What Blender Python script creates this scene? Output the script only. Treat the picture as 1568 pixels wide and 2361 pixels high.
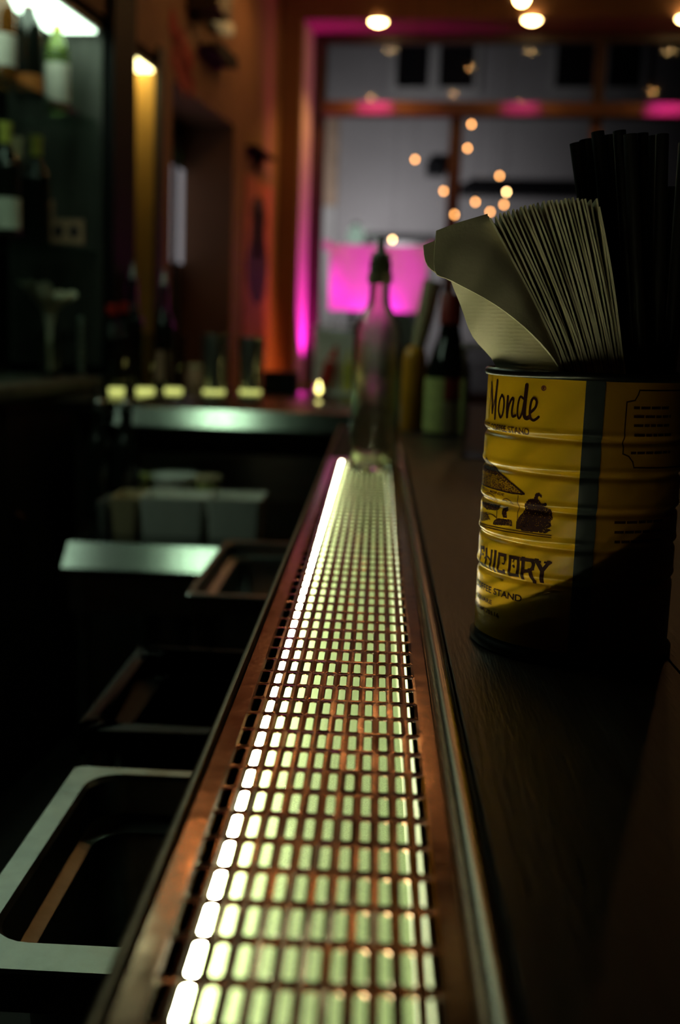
import bpy, math, random
from mathutils import Vector, Matrix

S = bpy.context.scene
for o in list(bpy.data.objects):
    bpy.data.objects.remove(o, do_unlink=True)
rnd = random.Random(7)
COL = S.collection
R = math.radians

# ------------------------------------------------------------------ camera
CAM = Vector((0.0, 0.0, 1.266))
YAW, PITCH, ROLL, FPX = R(-1.64), R(-9.13), R(2.06), 2600.0
_f = Vector((math.sin(YAW)*math.cos(PITCH), math.cos(YAW)*math.cos(PITCH), math.sin(PITCH)))
_r = Vector((math.cos(YAW), -math.sin(YAW), 0.0)); _u = _r.cross(_f)
CR = math.cos(ROLL)*_r + math.sin(ROLL)*_u
CU = -math.sin(ROLL)*_r + math.cos(ROLL)*_u
cam_d = bpy.data.cameras.new('camera'); cam = bpy.data.objects.new('camera', cam_d); COL.objects.link(cam)
m3 = Matrix((CR, CU, -_f)).transposed()
cam.matrix_world = Matrix.Translation(CAM) @ m3.to_4x4()
cam_d.sensor_fit = 'VERTICAL'; cam_d.sensor_height = 23.6; cam_d.sensor_width = 15.67
cam_d.lens = FPX/2361*23.6
cam_d.clip_start = 0.02; cam_d.clip_end = 200
cam_d.dof.use_dof = True; cam_d.dof.focus_distance = 0.70; cam_d.dof.aperture_fstop = 3.1
S.camera = cam

# ------------------------------------------------------------------ world, exposure
W = bpy.data.worlds.new('night'); S.world = W; W.use_nodes = True
W.node_tree.nodes['Background'].inputs[0].default_value = (0.30, 0.32, 0.42, 1)
W.node_tree.nodes['Background'].inputs[1].default_value = 0.004
vs = S.view_settings
vs.view_transform = 'Standard'; vs.look = 'None'; vs.gamma = 1.0; vs.use_curve_mapping = False; vs.exposure = 0.0
S.cycles.sample_clamp_indirect = 4.0
S.cycles.max_bounces = 6; S.cycles.diffuse_bounces = 3; S.cycles.glossy_bounces = 3; S.cycles.transmission_bounces = 6; S.cycles.transparent_max_bounces = 8
S.cycles.use_adaptive_sampling = True; S.cycles.adaptive_threshold = 0.06; S.cycles.adaptive_min_samples = 24
S.cycles.caustics_reflective = False; S.cycles.caustics_refractive = True

# lamp out in the street: lights the facade across the street
sl = bpy.data.lights.new('street_lamp_light', 'AREA'); sl.shape = 'DISK'; sl.size = 0.25; sl.energy = 22; sl.spread = math.radians(120); sl.color = (1.0, 0.95, 0.93)
slo = bpy.data.objects.new('street_lamp_light', sl); COL.objects.link(slo)
slo.location = (-0.27, 11.75, 2.26)
slo.rotation_euler = Vector((0.10, 1.0, 0.08)).to_track_quat('-Z', 'Y').to_euler()

# ------------------------------------------------------------------ placing helpers
def ray(px, py):
    return _f + CR*((px-784.0)/FPX) - CU*((py-1180.5)/FPX)
def at(px, py, Y):
    d = ray(px, py); return CAM + d*(Y/d.y)
def atz(px, py, z):
    d = ray(px, py); return CAM + d*((z-CAM.z)/d.z)
# room frame: the room is turned 7 degrees against the bar
PHI = R(7.0)
CORN = at(640, 430, 6.0); CORN = Vector((CORN.x, CORN.y, 0))
RU = Vector((math.cos(PHI), -math.sin(PHI), 0)); RV = Vector((math.sin(PHI), math.cos(PHI), 0))
def room(a, b, z): return CORN + RU*a + RV*b + Vector((0, 0, z))
def hita(px, py, a=0.0):                      # point on the plane parallel to the left wall -> (b, z)
    d = ray(px, py); o = CAM - CORN
    t = (a - o.dot(RU))/d.dot(RU); p = o + d*t
    return p.dot(RV), p.z
def hitb(px, py, b=0.0):                      # point on the plane parallel to the window wall -> (a, z)
    d = ray(px, py); o = CAM - CORN
    t = (b - o.dot(RV))/d.dot(RV); p = o + d*t
    return p.dot(RU), p.z

# ------------------------------------------------------------------ materials
def mat(name, col, rough=0.5, metal=0.0, var=0.12, scale=20.0, bump=0.0, bscale=None, stretch=None, emit=None, estr=0.0,
        trans=0.0, ior=1.45, coat=0.0, col2=None, spec=0.5, alpha=1.0, rvar=0.0):
    m = bpy.data.materials.new(name); m.use_nodes = True
    nt = m.node_tree; p = nt.nodes['Principled BSDF']
    p.inputs['Roughness'].default_value = rough; p.inputs['Metallic'].default_value = metal
    p.inputs['IOR'].default_value = ior; p.inputs['Transmission Weight'].default_value = trans
    p.inputs['Coat Weight'].default_value = coat; p.inputs['Specular IOR Level'].default_value = spec
    p.inputs['Alpha'].default_value = alpha
    tc = nt.nodes.new('ShaderNodeTexCoord'); mp = nt.nodes.new('ShaderNodeMapping')
    nt.links.new(tc.outputs['Object'], mp.inputs[0])
    if stretch: mp.inputs['Scale'].default_value = stretch
    n = nt.nodes.new('ShaderNodeTexNoise'); n.inputs['Scale'].default_value = scale; n.inputs['Detail'].default_value = 5
    nt.links.new(mp.outputs[0], n.inputs['Vector'])
    cr = nt.nodes.new('ShaderNodeValToRGB')
    c2 = col2 or tuple(min(1, c*(1+var)) for c in col)
    cr.color_ramp.elements[0].color = (*[c*(1-var) for c in col], 1) if not col2 else (*col, 1)
    cr.color_ramp.elements[1].color = (*c2, 1)
    cr.color_ramp.elements[0].position = 0.35; cr.color_ramp.elements[1].position = 0.68
    nt.links.new(n.outputs['Fac'], cr.inputs[0]); nt.links.new(cr.outputs[0], p.inputs['Base Color'])
    if rvar:
        mr = nt.nodes.new('ShaderNodeMapRange'); mr.inputs[3].default_value = max(0.02, rough-rvar); mr.inputs[4].default_value = rough+rvar
        nt.links.new(n.outputs['Fac'], mr.inputs[0]); nt.links.new(mr.outputs[0], p.inputs['Roughness'])
    if bump:
        n2 = nt.nodes.new('ShaderNodeTexNoise'); n2.inputs['Scale'].default_value = bscale or scale*3; n2.inputs['Detail'].default_value = 3
        nt.links.new(mp.outputs[0], n2.inputs['Vector'])
        b = nt.nodes.new('ShaderNodeBump'); b.inputs['Strength'].default_value = bump; b.inputs['Distance'].default_value = 0.002
        nt.links.new(n2.outputs['Fac'], b.inputs['Height']); nt.links.new(b.outputs[0], p.inputs['Normal'])
    if emit:
        p.inputs['Emission Color'].default_value = (*emit, 1); p.inputs['Emission Strength'].default_value = estr
    return m
M = {}
M['copper'] = mat('copper', (0.24, 0.125, 0.082), 0.17, 1.0, 0.22, 60, 0.14, 45, col2=(0.33, 0.18, 0.12), rvar=0.06)
M['dark_copper'] = mat('dark_copper', (0.16, 0.10, 0.06), 0.38, 1.0, 0.2, 80, 0.1)
M['rail'] = mat('rail_metal', (0.34, 0.29, 0.24), 0.26, 1.0, 0.15, 30, 0.12, 60, stretch=(1, .08, 1))
M['black'] = mat('black_plastic', (0.005, 0.005, 0.0055), 0.6, 0, 0.1, 30, 0.05, spec=0.15)
M['led'] = mat('led_light', (0.9, 0.9, 0.8), 0.5, emit=(1.0, 0.99, 0.64), estr=66)
M['panel'] = mat('tray_floor_added_glow', (0.36, 0.46, 0.27), 0.6, 0, 0.22, 1200, 0.3, 900, emit=(0.66, 0.83, 0.36), estr=0.19)  # pan floor under the LED, faint glow added to even it out
M['channel'] = mat('channel_wall', (0.36, 0.40, 0.30), 0.5, 0.0, 0.1, 60)
M['barwood'] = mat('dark_bar_wood', (0.026, 0.018, 0.014), 0.40, 0, 0.3, 14, 0.25, 60, stretch=(6, .5, 1), col2=(0.048, 0.034, 0.025), rvar=0.08, spec=0.35)
M['endboard'] = mat('matt_dark_board', (0.014, 0.010, 0.008), 0.7, 0, 0.3, 20, 0.1, 80, spec=0.12)
M['darkwood'] = mat('dark_wood', (0.022, 0.014, 0.010), 0.5, 0, 0.3, 10, 0.1, stretch=(1, 1, .2))
M['steel'] = mat('brushed_steel', (0.46, 0.47, 0.45), 0.30, 1.0, 0.12, 30, 0.10, 120, stretch=(.3, 4, 1), rvar=0.08)
M['steel_worn'] = mat('worn_steel', (0.20, 0.21, 0.19), 0.36, 1.0, 0.25, 26, 0.22, 90, col2=(0.32, 0.33, 0.30), rvar=0.12)
M['shelfsteel'] = mat('counter_steel', (0.20, 0.215, 0.20), 0.20, 1.0, 0.12, 20, 0.04, 60, stretch=(5, .3, 1))
M['wall'] = mat('brown_painted_plaster', (0.25, 0.130, 0.068), 0.75, 0, 0.10, 2.2, 0.15, 40)
M['jamb'] = mat('pale_painted_jamb', (0.55, 0.42, 0.34), 0.7, 0, 0.06, 5, 0.1, 40)
M['ceil'] = mat('ceiling_paint', (0.20, 0.155, 0.115), 0.85, 0, 0.08, 3, 0.1, 30)
M['floor'] = mat('floor_tiles_dark', (0.03, 0.026, 0.024), 0.5, 0, 0.3, 6, 0.1)
M['frame'] = mat('dark_window_frame', (0.035, 0.016, 0.011), 0.40, 0, 0.2, 12, 0.08)
M['transom'] = mat('brown_transom', (0.075, 0.028, 0.016), 0.40, 0, 0.2, 12, 0.08)
M['pane'] = mat('window_pane', (1, 1, 1), 0.0, 0, 0, 1, trans=1.0, ior=1.02)
M['niche_grey'] = mat('grey_slate', (0.062, 0.061, 0.054), 0.55, 0, 0.35, 9, 0.3, 40, stretch=(3, 3, .6))
M['niche_yellow'] = mat('ochre_paint', (0.50, 0.30, 0.07), 0.65, 0, 0.1, 6, 0.05)
M['mirror'] = mat('old_mirror', (0.035, 0.037, 0.036), 0.18, 1.0, 0.2, 4)
M['grpanel'] = mat('green_white_light', (0.9, 1, .9), 0.5, emit=(0.72, 1.0, 0.74), estr=4.6)
M['yepanel'] = mat('warm_light_panel', (1, .95, .7), 0.5, emit=(1.0, 0.86, 0.36), estr=9)
M['tube'] = mat('work_light', (0.9, 1, .9), 0.5, emit=(0.66, 1.0, 0.66), estr=42)
M['warm'] = mat('warm_bulb', (1, .9, .7), 0.5, emit=(1.0, 0.60, 0.22), estr=36)
M['spot'] = mat('spot_bulb', (1, .9, .7), 0.5, emit=(1.0, 0.48, 0.15), estr=78)
M['fairy'] = mat('small_bulb', (1, .8, .5), 0.5, emit=(1.0, 0.42, 0.12), estr=14)
M['fairyw'] = mat('small_bright_bulb', (1, .9, .6), 0.5, emit=(1.0, 0.60, 0.24), estr=24)
M['magenta'] = mat('magenta_lamp', (1, .1, .9), 0.5, emit=(1.0, 0.06, 0.75), estr=8)
M['flame'] = mat('candle_flame', (1, .9, .5), 0.5, emit=(1.0, 0.86, 0.28), estr=30)
M['bottleglass'] = mat('worn_bottle_glass', (0.86, 0.92, 0.74), 0.13, 0, 0.04, 40, 0.06, 60, trans=1.0, ior=1.45, rvar=0.05)
M['glass'] = mat('clear_glass', (0.93, 0.97, 0.92), 0.02, 0, 0.02, 10, trans=1.0, ior=1.45)
M['shelfglass'] = mat('shelf_glass', (0.55, 0.72, 0.66), 0.03, 0, 0.03, 8, trans=1.0, ior=1.3)
M['greenglass'] = mat('green_glass', (0.50, 0.75, 0.22), 0.04, 0, 0.05, 8, trans=0.9, ior=1.4)
M['darkglass'] = mat('dark_bottle_glass', (0.008, 0.010, 0.008), 0.08, 0, 0.2, 8, spec=0.7)
M['amber'] = mat('amber_glass', (0.30, 0.11, 0.02), 0.06, 0, 0.1, 8, trans=0.6)
M['glowbase'] = mat('painted_base_glow', (0.80, 0.84, 0.50), 0.25, 0, 0.08, 30, emit=(0.80, 0.84, 0.22), estr=0.85)  # no lamp: invented glow for the bright tumbler and shaker bottoms
M['paper'] = mat('white_paper', (0.80, 0.78, 0.66), 0.85, 0, 0.06, 20, 0.15, 200)
M['white_label'] = mat('cream_label', (0.62, 0.60, 0.52), 0.7, 0, 0.08, 25)
M['orange_label'] = mat('orange_label', (0.60, 0.20, 0.04), 0.6, 0, 0.1, 25)
M['yellow_foil'] = mat('yellow_foil', (0.62, 0.58, 0.10), 0.4, 0, 0.1, 25)
M['red'] = mat('red_plastic', (0.55, 0.03, 0.02), 0.45, 0, 0.1, 20)
M['darkred'] = mat('dark_red_plastic', (0.30, 0.03, 0.025), 0.45, 0, 0.1, 20)
M['blue'] = mat('cyan_plastic', (0.16, 0.62, 0.75), 0.4, 0, 0.1, 20)
M['green'] = mat('green_foil', (0.12, 0.50, 0.06), 0.45, 0, 0.1, 20)
M['tan'] = mat('tan_card', (0.50, 0.28, 0.18), 0.8, 0, 0.12, 30)
M['whiteplastic'] = mat('white_plastic', (0.82, 0.82, 0.76), 0.4, 0, 0.05, 20)
M['orange_liquid'] = mat('orange_plastic', (0.72, 0.30, 0.02), 0.35, 0, 0.1, 20)
M['beige'] = mat('beige_plastic', (0.58, 0.46, 0.28), 0.5, 0, 0.08, 20)
M['lime_label'] = mat('lime_label', (0.58, 0.60, 0.20), 0.6, 0, 0.15, 60)
M['poster'] = mat('poster_red', (0.42, 0.12, 0.08), 0.7, 0, 0.2, 12)
M['poster_dark'] = mat('poster_dark_print', (0.035, 0.02, 0.03), 0.7, 0, 0.3, 14)
M['facade'] = mat('grey_stucco', (0.40, 0.385, 0.39), 0.9, 0, 0.10, 0.8, 0.1, 8)
M['facade_trim'] = mat('pale_trim', (0.52, 0.51, 0.50), 0.8, 0, 0.08, 3)
M['facade_dark'] = mat('dark_night_glass', (0.010, 0.010, 0.012), 0.25, 0, 0.1, 3)
M['brickish'] = mat('tan_pilaster', (0.50, 0.36, 0.26), 0.85, 0, 0.18, 5, 0.2, 14)
M['street'] = mat('asphalt', (0.05, 0.05, 0.052), 0.8, 0, 0.2, 5, 0.2)
M['carpaint'] = mat('car_paint', (0.015, 0.015, 0.02), 0.25, 0, 0.1, 3, coat=0.5)
M['can_yellow'] = mat('yellow_tin_paint', (0.70, 0.385, 0.010), 0.26, 0, 0.05, 30, 0.02, 300, spec=0.4)
M['can_brown'] = mat('ochre_brown_paint', (0.27, 0.125, 0.012), 0.30, 0, 0.06, 30, spec=0.35)
M['can_ink'] = mat('brown_ink', (0.030, 0.009, 0.008), 0.5, 0, 0.1, 40, spec=0.08)
M['can_ink2'] = mat('faded_brown_ink', (0.085, 0.030, 0.008), 0.5, 0, 0.4, 260, spec=0.08)
M['can_red'] = mat('red_brown_ink', (0.20, 0.06, 0.04), 0.5, 0, 0.1, 40, spec=0.08)
M['seam'] = mat('dark_tin_seam', (0.035, 0.042, 0.042), 0.30, 0.3, 0.15, 60)
M['tin'] = mat('dark_tin', (0.05, 0.05, 0.048), 0.32, 0.9, 0.15, 60)
M['straw'] = mat('black_straw', (0.016, 0.014, 0.013), 0.42, 0, 0.1, 40)
M['greywin'] = mat('lit_frosted_pane', (0.45, 0.46, 0.50), 0.5, emit=(0.60, 0.60, 0.66), estr=0.30)
M['greenpane'] = mat('dark_green_pane', (0.02, 0.16, 0.035), 0.3, 0, 0.2, 6)
M['redpaint'] = mat('red_wall_paint', (0.30, 0.02, 0.015), 0.7, 0, 0.2, 10)
M['greymetal'] = mat('grey_enamel', (0.20, 0.20, 0.19), 0.45, 0, 0.1, 15)
M['darkgrey'] = mat('dark_grey_paint', (0.05, 0.05, 0.055), 0.6, 0, 0.15, 8)
M['rubber'] = mat('black_liner', (0.004, 0.004, 0.004), 0.5, 0, 0.2, 15, 0.8, 40, spec=0.15)
M['cream'] = mat('cream_plastic', (0.62, 0.52, 0.32), 0.5, 0, 0.08, 20)
def sheet_glass(name, tint, gloss=0.7, rough=0.03):
    m = bpy.data.materials.new(name); m.use_nodes = True; nt = m.node_tree; nt.nodes.clear()
    out = nt.nodes.new('ShaderNodeOutputMaterial'); mx = nt.nodes.new('ShaderNodeMixShader'); tr = nt.nodes.new('ShaderNodeBsdfTransparent'); gl = nt.nodes.new('ShaderNodeBsdfGlossy')
    fr = nt.nodes.new('ShaderNodeFresnel'); fr.inputs[0].default_value = 1.45; nz = nt.nodes.new('ShaderNodeTexNoise'); nz.inputs['Scale'].default_value = 3
    mr = nt.nodes.new('ShaderNodeMapRange'); mr.inputs[3].default_value = rough; mr.inputs[4].default_value = rough*1.6
    tr.inputs[0].default_value = (*tint, 1); nt.links.new(nz.outputs[0], mr.inputs[0]); nt.links.new(mr.outputs[0], gl.inputs['Roughness'])
    ml = nt.nodes.new('ShaderNodeMath'); ml.operation = 'MULTIPLY'; ml.inputs[1].default_value = gloss; nt.links.new(fr.outputs[0], ml.inputs[0])
    nt.links.new(ml.outputs[0], mx.inputs[0]); nt.links.new(tr.outputs[0], mx.inputs[1]); nt.links.new(gl.outputs[0], mx.inputs[2]); nt.links.new(mx.outputs[0], out.inputs[0])
    return m
M['pane'] = sheet_glass('window_pane', (.92, .93, .95), 0.2)
M['shelfglass'] = sheet_glass('shelf_glass', (.84, .92, .88))
M['tumbler'] = sheet_glass('thin_tumbler_glass', (.86, .88, .84), 1.0)
M['acrylic'] = sheet_glass('clear_acrylic', (.80, .80, .80), rough=.1)
# embossed napkin paper: rows of small dimples in the tissue
def napkin_mat():
    m = mat('napkin_tissue', (0.76, 0.69, 0.48), 0.9, 0, 0.05, 40)
    nt = m.node_tree; p = nt.nodes['Principled BSDF']; tc = nt.nodes.new('ShaderNodeTexCoord')
    mp = nt.nodes.new('ShaderNodeMapping'); mp.inputs['Scale'].default_value = (170, 170, 420)
    nt.links.new(tc.outputs['Object'], mp.inputs[0])
    v = nt.nodes.new('ShaderNodeTexVoronoi'); v.inputs['Scale'].default_value = 1.0; v.inputs['Randomness'].default_value = 0.25
    nt.links.new(mp.outputs[0], v.inputs['Vector'])
    b = nt.nodes.new('ShaderNodeBump'); b.inputs['Strength'].default_value = 0.5; b.inputs['Distance'].default_value = 0.0006
    nt.links.new(v.outputs['Distance'], b.inputs['Height']); nt.links.new(b.outputs[0], p.inputs['Normal'])
    p.inputs['Subsurface Weight'].default_value = 0.0
    return m
M['napkin'] = napkin_mat()
M['napkin_edge'] = mat('napkin_tissue_plain', (0.76, 0.69, 0.48), 0.9, 0, 0.05, 40, 0.1, 300)

# ------------------------------------------------------------------ mesh helpers
class MB:
    def __init__(s): s.v = []; s.f = []
    def add(s, vs, fs):
        n = len(s.v); s.v += [Vector(x) for x in vs]; s.f += [[i+n for i in f] for f in fs]; return s
    def box(s, x0, x1, y0, y1, z0, z1):
        return s.add([(x0,y0,z0),(x1,y0,z0),(x1,y1,z0),(x0,y1,z0),(x0,y0,z1),(x1,y0,z1),(x1,y1,z1),(x0,y1,z1)],
                     [(0,3,2,1),(4,5,6,7),(0,1,5,4),(1,2,6,5),(2,3,7,6),(3,0,4,7)])
    def bbox(s, x0, x1, y0, y1, z0, z1, r=0.003):     # chamfered box: three chamfered rings
        x = (x0,x1); y = (y0,y1)
        def ring(i, z): return [(x0+i,y0+i,z),(x1-i,y0+i,z),(x1-i,y1-i,z),(x0+i,y1-i,z)]
        return s.loops([ring(r,z0),ring(0,z0+r),ring(0,z1-r),ring(r,z1)], cap=True)
    def loops(s, rings, cap=False, capstart=None, capend=None):
        n = len(s.v); k = len(rings[0])
        for r in rings: s.v += [Vector(p) for p in r]
        for i in range(len(rings)-1):
            for j in range(k):
                a = n+i*k+j; b = n+i*k+(j+1) % k
                s.f.append([a, b, b+k, a+k])
        if cap or capstart: s.f.append([n+j for j in range(k)][::-1])
        if cap or capend: s.f.append([n+(len(rings)-1)*k+j for j in range(k)])
        return s
    def lathe(s, prof, c=(0,0,0), seg=32, cap=True):
        rings = [[(c[0]+r*math.cos(2*math.pi*j/seg), c[1]+r*math.sin(2*math.pi*j/seg), c[2]+z) for j in range(seg)] for r, z in prof]
        return s.loops(rings, cap=cap)
    def tube(s, pts, r, seg=10, cap=True):
        pts = [Vector(p) for p in pts]; rings = []
        rr = r if isinstance(r, (list, tuple)) else [r]*len(pts)
        up = Vector((0, 0, 1))
        for i, p in enumerate(pts):
            d = (pts[min(i+1, len(pts)-1)] - pts[max(i-1, 0)]).normalized()
            ref = up if abs(d.dot(up)) < 0.95 else Vector((1, 0, 0))
            a = d.cross(ref).normalized(); b = a.cross(d)
            rings.append([p + (a*math.cos(2*math.pi*j/seg) + b*math.sin(2*math.pi*j/seg))*rr[i] for j in range(seg)])
        return s.loops(rings, cap=cap)
    def sheet(s, grid, th):                            # closed thin sheet over a grid of points
        nr, nc = len(grid), len(grid[0]); g = [[Vector(p) for p in row] for row in grid]
        nrm = [[None]*nc for _ in range(nr)]
        for i in range(nr):
            for j in range(nc):
                du = g[min(i+1, nr-1)][j]-g[max(i-1, 0)][j]; dv = g[i][min(j+1, nc-1)]-g[i][max(j-1, 0)]
                nrm[i][j] = du.cross(dv).normalized()
        n = len(s.v)
        for sgn in (1, -1):
            for i in range(nr):
                for j in range(nc): s.v.append(g[i][j]+nrm[i][j]*(sgn*th/2))
        N = nr*nc; I = lambda i, j, k=0: n+k*N+i*nc+j
        for i in range(nr-1):
            for j in range(nc-1):
                s.f.append([I(i,j),I(i+1,j),I(i+1,j+1),I(i,j+1)]); s.f.append([I(i,j,1),I(i,j+1,1),I(i+1,j+1,1),I(i+1,j,1)])
        for i in range(nr-1):
            s.f.append([I(i,0),I(i,0,1),I(i+1,0,1),I(i+1,0)]); s.f.append([I(i,nc-1),I(i+1,nc-1),I(i+1,nc-1,1),I(i,nc-1,1)])
        for j in range(nc-1):
            s.f.append([I(0,j),I(0,j+1),I(0,j+1,1),I(0,j,1)]); s.f.append([I(nr-1,j),I(nr-1,j,1),I(nr-1,j+1,1),I(nr-1,j+1)])
        return s
    def build(s, name, m, parent=None, smooth=None, loc=None, rotz=0.0, raw=False):
        org = Vector((0, 0, 0))
        if loc is not None and not raw: org = Vector(loc)
        me = bpy.data.meshes.new(name)
        me.from_pydata([tuple(v-org) for v in s.v], [], s.f); me.update()
        if smooth is not None:
            me.shade_smooth()
            me.set_sharp_from_angle(angle=R(smooth))
        me.materials.append(M[m] if isinstance(m, str) else m)
        o = bpy.data.objects.new(name, me); COL.objects.link(o)
        if loc is not None: o.location = loc
        o.rotation_euler.z = rotz
        if parent: o.parent = parent
        return o
def tag(o, label, cat, group=None):
    o['label'] = label; o['category'] = cat
    if group: o['group'] = group
    return o
def thing(name, label, cat, loc=(0, 0, 0), rotz=0.0, group=None):
    o = bpy.data.objects.new(name, None); COL.objects.link(o); o.empty_display_size = 0.05
    o.location = loc; o.rotation_euler.z = rotz
    return tag(o, label, cat, group)
def struct(o): o['kind'] = 'structure'; return o
def rbox(mb, a0, a1, b0, b1, z0, z1): return mb.box(a0, a1, b0, b1, z0, z1)      # room-local box
def rbuild(mb, name, m, parent=None, smooth=None):
    if parent: return mb.build(name, m, parent, smooth)
    return mb.build(name, m, None, smooth, loc=CORN, rotz=-PHI, raw=True)
def rthing(name, label, cat, a, b, z, group=None, turn=0.0):
    return thing(name, label, cat, room(a, b, z), -PHI+turn, group)
def rrect(x0, x1, y0, y1, r, z, n=6):
    pts = []
    for cx, cy, a0 in ((x1-r, y0+r, -90), (x1-r, y1-r, 0), (x0+r, y1-r, 90), (x0+r, y0+r, 180)):
        for k in range(n+1):
            a = R(a0+90*k/n); pts.append((cx+r*math.cos(a), cy+r*math.sin(a), z))
    return pts
def light(name, kind, loc, energy, color, parent=None, target=None, **kw):
    l = bpy.data.lights.new(name, kind); l.energy = energy; l.color = color
    for k, v in kw.items(): setattr(l, k, v)
    o = bpy.data.objects.new(name, l); COL.objects.link(o); o.location = loc
    if target is not None: o.rotation_euler = (Vector(target)-Vector(loc)).to_track_quat('-Z', 'Y').to_euler()
    if parent:
        o.parent = parent; o.matrix_parent_inverse = parent.matrix_basis.inverted() if False else Matrix.Identity(4)
    return o

BAR = 1.06            # bar top height
# ================================================================== THE ROOM
HC = 3.10             # ceiling
JA = hitb(690, 300, 0.0)[0]                  # window jamb
ZS = hitb(1100, 42, 0.0)[1]                  # window soffit height
ZSILL = 0.86
RD = 0.30                                    # reveal depth
struct(rbuild(MB().box(-2.0, 6.5, -9.5, 0.35, -0.1, 0.0), 'floor', 'floor'))
struct(rbuild(MB().box(-2.0, 6.5, -9.5, 0.35, HC, HC+0.1), 'ceiling', 'ceil'))
wf = MB()
wf.box(-0.6, JA, 0.0, RD+0.1, 0, HC); wf.box(JA, 5.0, 0.0, RD+0.1, ZS, HC); wf.box(JA, 5.0, 0.0, RD+0.1, 0, ZSILL); wf.box(5.0, 6.5, 0, RD+0.1, 0, HC)
struct(rbuild(wf, 'wall_front', 'wall'))
struct(rbuild(MB().box(JA, JA+0.012, 0.003, RD-0.02, ZSILL+0.03, ZS-0.002), 'trim_1', 'jamb'))          # painted jamb lining
struct(rbuild(MB().bbox(JA-0.03, 5.0, -0.08, RD-0.02, ZSILL+0.001, ZSILL+0.03), 'trim_2', 'transom'))  # sill board
struct(rbuild(MB().box(6.3, 6.5, -9.5, 0.0, 0, HC), 'wall_right', 'wall'))
struct(rbuild(MB().box(-2.0, 6.5, -9.7, -9.5, 0, HC), 'wall_back', 'wall'))
# left wall with the back-bar bay, the lit niche and the side-window recess
B_post0 = hita(248, 400)[0]; B_post1 = hita(299, 400)[0]; B_n2 = hita(357, 400)[0]
B_r0 = hita(395, 400)[0]; B_r1 = hita(538, 400)[0]
Z_rec = hita(470, 238)[1]; Z_n = hita(330, 128)[1]
TH = -0.45
B_bay = -6.2; ZC = 1.10
wl = MB()
wl.box(TH, 0, B_r1, 0.0, 0, HC)                      # corner part
wl.box(TH, 0, B_r0, B_r1, Z_rec, HC)                # above the recess
wl.box(TH, 0, B_n2, B_r0, 0, HC)                    # strip between recess and niche
wl.box(TH, 0, B_post1, B_n2, Z_n+0.03, HC)          # above lit niche
wl.box(TH, -0.10, B_post1, B_n2, 0, Z_n+0.03)       # niche back
wl.box(TH, 0, B_bay, B_post1, Z_n+0.03, HC)         # above the back bar
wl.box(TH, -0.33, B_bay, B_post1, 0, Z_n+0.03)      # bay back
wl.box(TH, 0, -9.5, B_bay, 0, HC)
wl.box(TH, -0.27, B_r0, B_r1, 0, Z_rec)             # behind the side window
struct(rbuild(wl, 'wall_left', 'wall'))
struct(rbuild(MB().box(-0.33, 0.02, B_post0, B_post1, 0, HC-0.002), 'trim_3', 'black'))   # black post
# linings of the bay and niche
struct(rbuild(MB().box(-0.329, -0.01, B_post0-0.02, B_post0-0.001, ZC+0.03, Z_n), 'trim_4', 'niche_grey'))
struct(rbuild(MB().box(-0.329, -0.315, B_bay+0.02, B_post0-0.02, ZC+0.03, Z_n), 'trim_5', 'mirror'))
struct(rbuild(MB().box(-0.10, -0.001, B_n2-0.012, B_n2-0.001, 0.2, Z_n), 'trim_6', 'niche_yellow'))
struct(rbuild(MB().box(-0.10, -0.09, B_post1+0.001, B_n2-0.012, 0.2, Z_n), 'trim_7', 'niche_yellow'))
struct(rbuild(MB().box(-0.02, 0.012, B_n2-0.001, B_n2+0.06, 0, Z_n+0.06), 'trim_8', 'darkgrey'))
# side window in the recess: frame with a green upper pane, two frosted panes, dark lower panels
zg0, zg1 = hita(420, 385, -0.2)[1], hita(420, 605, -0.2)[1]
bm = hita(411, 480, -0.2)[0]
w2 = struct(rbuild(MB().box(-0.268, -0.235, B_r0+0.001, B_r1-0.001, 0.02, Z_rec-0.002), 'window_2', 'darkgrey'))
rbuild(MB().box(-0.233, -0.222, B_r0+0.006, bm-0.012, zg1, zg0), 'pane', 'greywin', w2)
rbuild(MB().box(-0.233, -0.222, bm+0.012, B_r1-0.006, zg1, zg0), 'pane', 'greywin', w2)
rbuild(MB().box(-0.233, -0.222, B_r0+0.03, B_r1-0.03, zg0+0.03, Z_rec-0.12), 'upper_pane', 'greenpane', w2)
rbuild(MB().box(-0.222, -0.205, bm-0.012, bm+0.012, zg1-0.4, Z_rec-0.05), 'mullion', 'darkgrey', w2)

# ---- front window: frame, transom, mullions, panes
win = struct(rbuild(MB().box(JA+0.012, JA+0.075, RD-0.02, RD+0.05, ZSILL+0.03, ZS-0.003), 'window_1', 'frame'))
zt0, zt1 = hitb(900, 268, RD)[1], hitb(900, 238, RD)[1]
zh = hitb(900, 100, RD)[1]
rbuild(MB().box(JA+0.012, 5.0, RD-0.02, RD+0.05, zh, ZS-0.003), 'header', 'frame', win)
rbuild(MB().box(JA+0.075, 5.0, RD-0.055, RD+0.05, zt0, zt1), 'transom', 'transom', win)
am0, am1 = hitb(1034, 380, RD)[0], hitb(1062, 380, RD)[0]
rbuild(MB().box(am0, am1, RD-0.025, RD+0.05, ZSILL+0.03, zt0), 'mullion', 'frame', win)
au0, au1 = hitb(1368, 180, RD)[0], hitb(1394, 180, RD)[0]
rbuild(MB().box(au0, au1, RD-0.025, RD+0.05, zt1, zh), 'mullion', 'frame', win)
rbuild(MB().box(au0, au1, RD-0.025, RD+0.05, ZSILL+0.03, zt0), 'mullion', 'transom', win)
rbuild(MB().box(JA+0.012, 5.0, RD-0.02, RD+0.05, ZSILL+0.03, ZSILL+0.10), 'bottom_rail', 'frame', win)
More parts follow.
